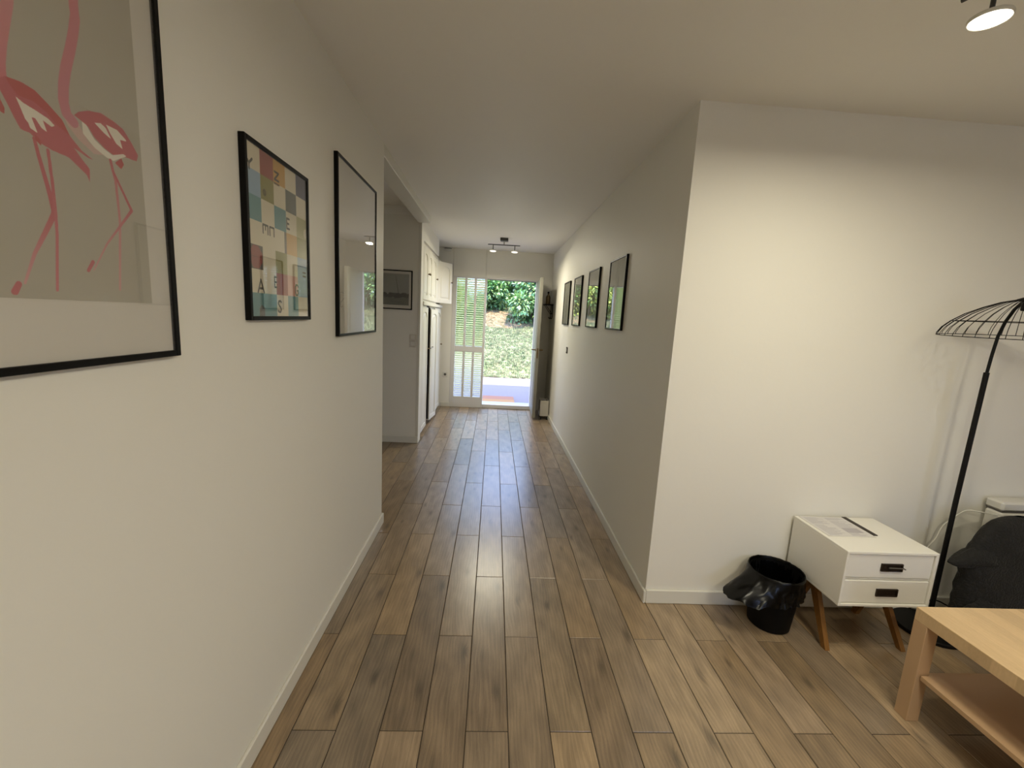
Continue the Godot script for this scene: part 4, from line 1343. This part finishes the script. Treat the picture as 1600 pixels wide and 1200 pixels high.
func garden() -> void:
	# driveway in front of the house and flat ground about it
	struct("path", cube(Vector3(-14, G0 - 0.2, LAWN_Z - 0.1), Vector3(14, G0, ZE - 0.2)), M.path, "pale gravel drive outside the front door")
	struct("ground", cube(Vector3(-16, G0 - 0.25, 3.2), Vector3(18, G0 - 0.02, 22)), M.bounce_ground, "unseen pale ground added behind the house to bounce light indoors")  # added reflector, out of view, lifts the ceiling through the window
	# sloping lawn
	var st := S()
	var nx := 64
	var nzc := 48
	for i in nx:
		for j in nzc:
			var c := []
			for o in [[0, 0], [1, 0], [1, 1], [0, 1]]:
				var x := lerpf(-14, 14, float(i + o[0]) / nx)
				var z := lerpf(LAWN_Z, LAWN_Z - 14, float(j + o[1]) / nzc)
				var y := ground_y(x, z)
				var e := 0.05
				var n := Vector3(ground_y(x - e, z) - ground_y(x + e, z), 2 * e, ground_y(x, z - e) - ground_y(x, z + e)).normalized()
				c.append([Vector3(x, y, z), n])
			smooth_quad(st, c[0], c[1], c[2], c[3])
	struct("lawn", st, M.lawn, "sloping sunlit lawn rising behind the drive")
	# bare earth in front of the shrubs
	st = S()
	for q in [[0.35, -14.75, 1.1, 0.75], [-0.6, -15.3, 1.4, 0.6]]:
		var n := 22
		for k in n:
			var a := TAU * k / n
			var b := TAU * (k + 1) / n
			var p := [Vector2(q[0], q[1]), Vector2(q[0] + cos(a) * q[2], q[1] + sin(a) * q[3]), Vector2(q[0] + cos(b) * q[2], q[1] + sin(b) * q[3])]
			var w := []
			for v in p: w.append(Vector3(v.x, ground_y(v.x, v.y) + 0.02, v.y))
			tri(st, w[0], w[1], w[2], Vector3.UP)
	struct("soil_patch", st, M.soil, "bare reddish earth at the foot of the shrubs")
	grass_tufts()
	# door mat
	var mt := thing("door_mat", "orange-brown door mat on the gravel outside the front door", "door mat", Vector3(0.135, G0, -7.42))
	put("border", cube(Vector3(-0.285, 0, -0.36), Vector3(0.285, 0.020, -0.04), 0.004), M.mat_red, mt)
	put("pile", cube(Vector3(-0.285, 0, -0.04), Vector3(0.285, 0.022, 0.30), 0.004), M.mat_tan, mt)
	# shrubs: [x, z, radius x, height, leaves, tone]
	var leaf := leaf_mesh()
	var g := "shrubs at the top of the lawn"
	var list := [
		["broad pale green shrub right of the doorway view, hanging low", 1.35, -14.6, 1.0, 1.95, 5600, 0],
		["leafy shrub left in the doorway view with bare stems showing", -0.45, -15.9, 0.85, 2.0, 4600, 1],
		["shrub between the two doorway shrubs, set farther back", 0.55, -17.0, 1.1, 2.1, 4600, 1],
		["yellow-green shrub seen through the ribbed sidelight", -1.75, -15.9, 1.15, 3.0, 6000, 2],
		["dense shrub to the far left of the lawn top", -3.6, -16.0, 1.4, 3.0, 4600, 2],
		["wide shrub farther left along the lawn edge", -6.0, -16.2, 1.6, 2.1, 3400, 2],
		["dense shrub to the right of the low hanging one", 3.3, -15.6, 1.3, 2.0, 3400, 1],
		["wide shrub at the right end of the lawn edge", 5.6, -16.0, 1.5, 2.1, 3200, 0]]
	for s in list:
		shrub(leaf, s[0], g, s[1], s[2], s[3], s[4], s[5], s[6], true)
	var back := [["taller yellow-green tree rising behind the shrubs on the left", -3.0, -17.6, 1.7, 4.6, 6500, 2], ["low bushy tree behind the left shrubs", -3.4, -19.0, 2.2, 2.5, 6500, 1], ["low light green tree behind the doorway shrubs", 0.0, -19.6, 2.2, 2.6, 7500, 2], ["low bushy tree behind the right shrubs", 3.4, -19.2, 2.2, 2.5, 6500, 1]]
	for s in back:
		shrub(leaf, s[0], "trees behind the shrubs", s[1], s[2], s[3], s[4], s[5], s[6], false)

func leaf_mesh() -> ArrayMesh:
	var st := S()
	var prof := [[0.0, 0.0], [0.3, 0.85], [0.62, 1.0], [1.0, 0.0]]
	for i in 3:
		for s in [-1.0, 1.0]:
			var a: Array = prof[i]; var b: Array = prof[i + 1]
			var p := [Vector3(0, 0.10 * sin(a[0] * 3.0), a[0]), Vector3(s * a[1] * 0.24, 0.10 * sin(a[0] * 3.0) + a[1] * 0.05, a[0]), Vector3(s * b[1] * 0.24, 0.10 * sin(b[0] * 3.0) + b[1] * 0.05, b[0]), Vector3(0, 0.10 * sin(b[0] * 3.0), b[0])]
			quad(st, p[0], p[1], p[2], p[3], Vector3.UP)
	return st.commit()

func shrub(leaf: Mesh, label: String, group: String, x: float, z: float, rx: float, h: float, count: int, tone: int, low: bool) -> void:
	var y0 := ground_y(x, z) - 0.03
	var o := thing("shrub" if low else "tree", label, "shrub" if low else "tree", Vector3(x, y0, z), 0.0, group)
	var r := RandomNumberGenerator.new()
	r.seed = hash(label)
	var base: Color = [Color(0.46, 0.60, 0.42), Color(0.40, 0.55, 0.36), Color(0.54, 0.64, 0.33)][tone]
	# puffs
	var puffs := []
	for i in (22 if low else 34):
		var a := r.randf() * TAU
		var q := sqrt(r.randf())
		var f := r.randf()
		var lowf := 0.06 if low else 0.03
		var yy := h * lerpf(lowf, 0.92, f)
		var rr := rx * (0.95 - 0.55 * absf(f - 0.35))
		puffs.append([Vector3(cos(a) * q * rr, yy, sin(a) * q * rr * 0.8), rx * r.randf_range(0.30, 0.46)])
	var mm := MultiMesh.new()
	mm.transform_format = MultiMesh.TRANSFORM_3D
	mm.use_colors = true
	mm.mesh = leaf
	mm.instance_count = count
	for i in count:
		var p: Array = puffs[r.randi() % puffs.size()]
		var d := Vector3(r.randfn(), r.randfn(), r.randfn()).normalized()
		var c: Vector3 = p[0] + d * p[1] * pow(r.randf(), 0.30)
		if c.y < 0.04: c.y = 0.04 + r.randf() * 0.1
		var fwd := (d + Vector3(0, -0.35, 0) + Vector3(r.randfn(), r.randfn(), r.randfn()) * 0.45).normalized()
		var up := (Vector3.UP + d * 0.6 + Vector3(r.randfn(), r.randfn(), r.randfn()) * 0.35).normalized()
		var rt := up.cross(fwd).normalized()
		up = fwd.cross(rt)
		var s := r.randf_range(0.10, 0.19) * (1.0 if low else 1.3)
		mm.set_instance_transform(i, Transform3D(Basis(rt * s, up * s, fwd * s), c))
		var k := r.randf_range(0.75, 1.25)
		var col := Color(base.r * k * r.randf_range(0.9, 1.15), base.g * k, base.b * k * r.randf_range(0.8, 1.1))
		mm.set_instance_color(i, col.srgb_to_linear())
	var fo := MultiMeshInstance3D.new()
	fo.name = "foliage"
	fo.multimesh = mm
	fo.material_override = M.leaf
	fo.set_meta("kind", "stuff")
	o.add_child(fo, true)
	var st := S()
	if low:
		for i in 7:
			var a := TAU * i / 7.0 + r.randf()
			var e := Vector3(cos(a) * rx * 0.55, h * r.randf_range(0.6, 0.85), sin(a) * rx * 0.5)
			tube(st, smooth_path([Vector3(cos(a) * 0.08, 0, sin(a) * 0.08), e * 0.45 + Vector3(r.randfn() * 0.06, 0.1, 0.05), e], 3), 0.018, 6)
		put("stem", st, M.bark, o)
	else:
		tube(st, [Vector3(0, 0, 0), Vector3(0.08, h * 0.4, 0.05), Vector3(0, h * 0.85, 0)], [0.13, 0.10, 0.03], 10)
		put("trunk", st, M.bark, o)

func grass_tufts() -> void:
	var st := S()
	for k in 5:
		var a := TAU * k / 5.0
		var d := Vector3(cos(a), 0, sin(a))
		var sd := Vector3(-d.z, 0, d.x) * 0.006
		var b := d * 0.012
		tri(st, b - sd, b + sd, b + d * 0.03 + Vector3(0, 0.05, 0), d)
	var mm := MultiMesh.new()
	mm.transform_format = MultiMesh.TRANSFORM_3D
	mm.use_colors = true
	mm.mesh = st.commit()
	var n := 26000
	mm.instance_count = n
	var r := RandomNumberGenerator.new()
	r.seed = 8
	for i in n:
		var z := LAWN_Z - 6.0 * pow(r.randf(), 1.1)
		var x := r.randf_range(-4.0, 4.0)
		var s := r.randf_range(0.7, 1.7)
		mm.set_instance_transform(i, Transform3D(Basis(Vector3.UP, r.randf() * TAU).scaled(Vector3(s, s, s)), Vector3(x, ground_y(x, z) - 0.004, z)))
		var t := r.randf()
		mm.set_instance_color(i, Color(0.36 + 0.26 * t, 0.45 + 0.14 * t, 0.31 + 0.18 * t).srgb_to_linear())
	var o := MultiMeshInstance3D.new()
	o.name = numbered("grass")
	o.multimesh = mm
	o.material_override = M.grass
	tag(o, "short patchy grass covering the sloping lawn", "grass", "", "stuff")
	add_child(o)
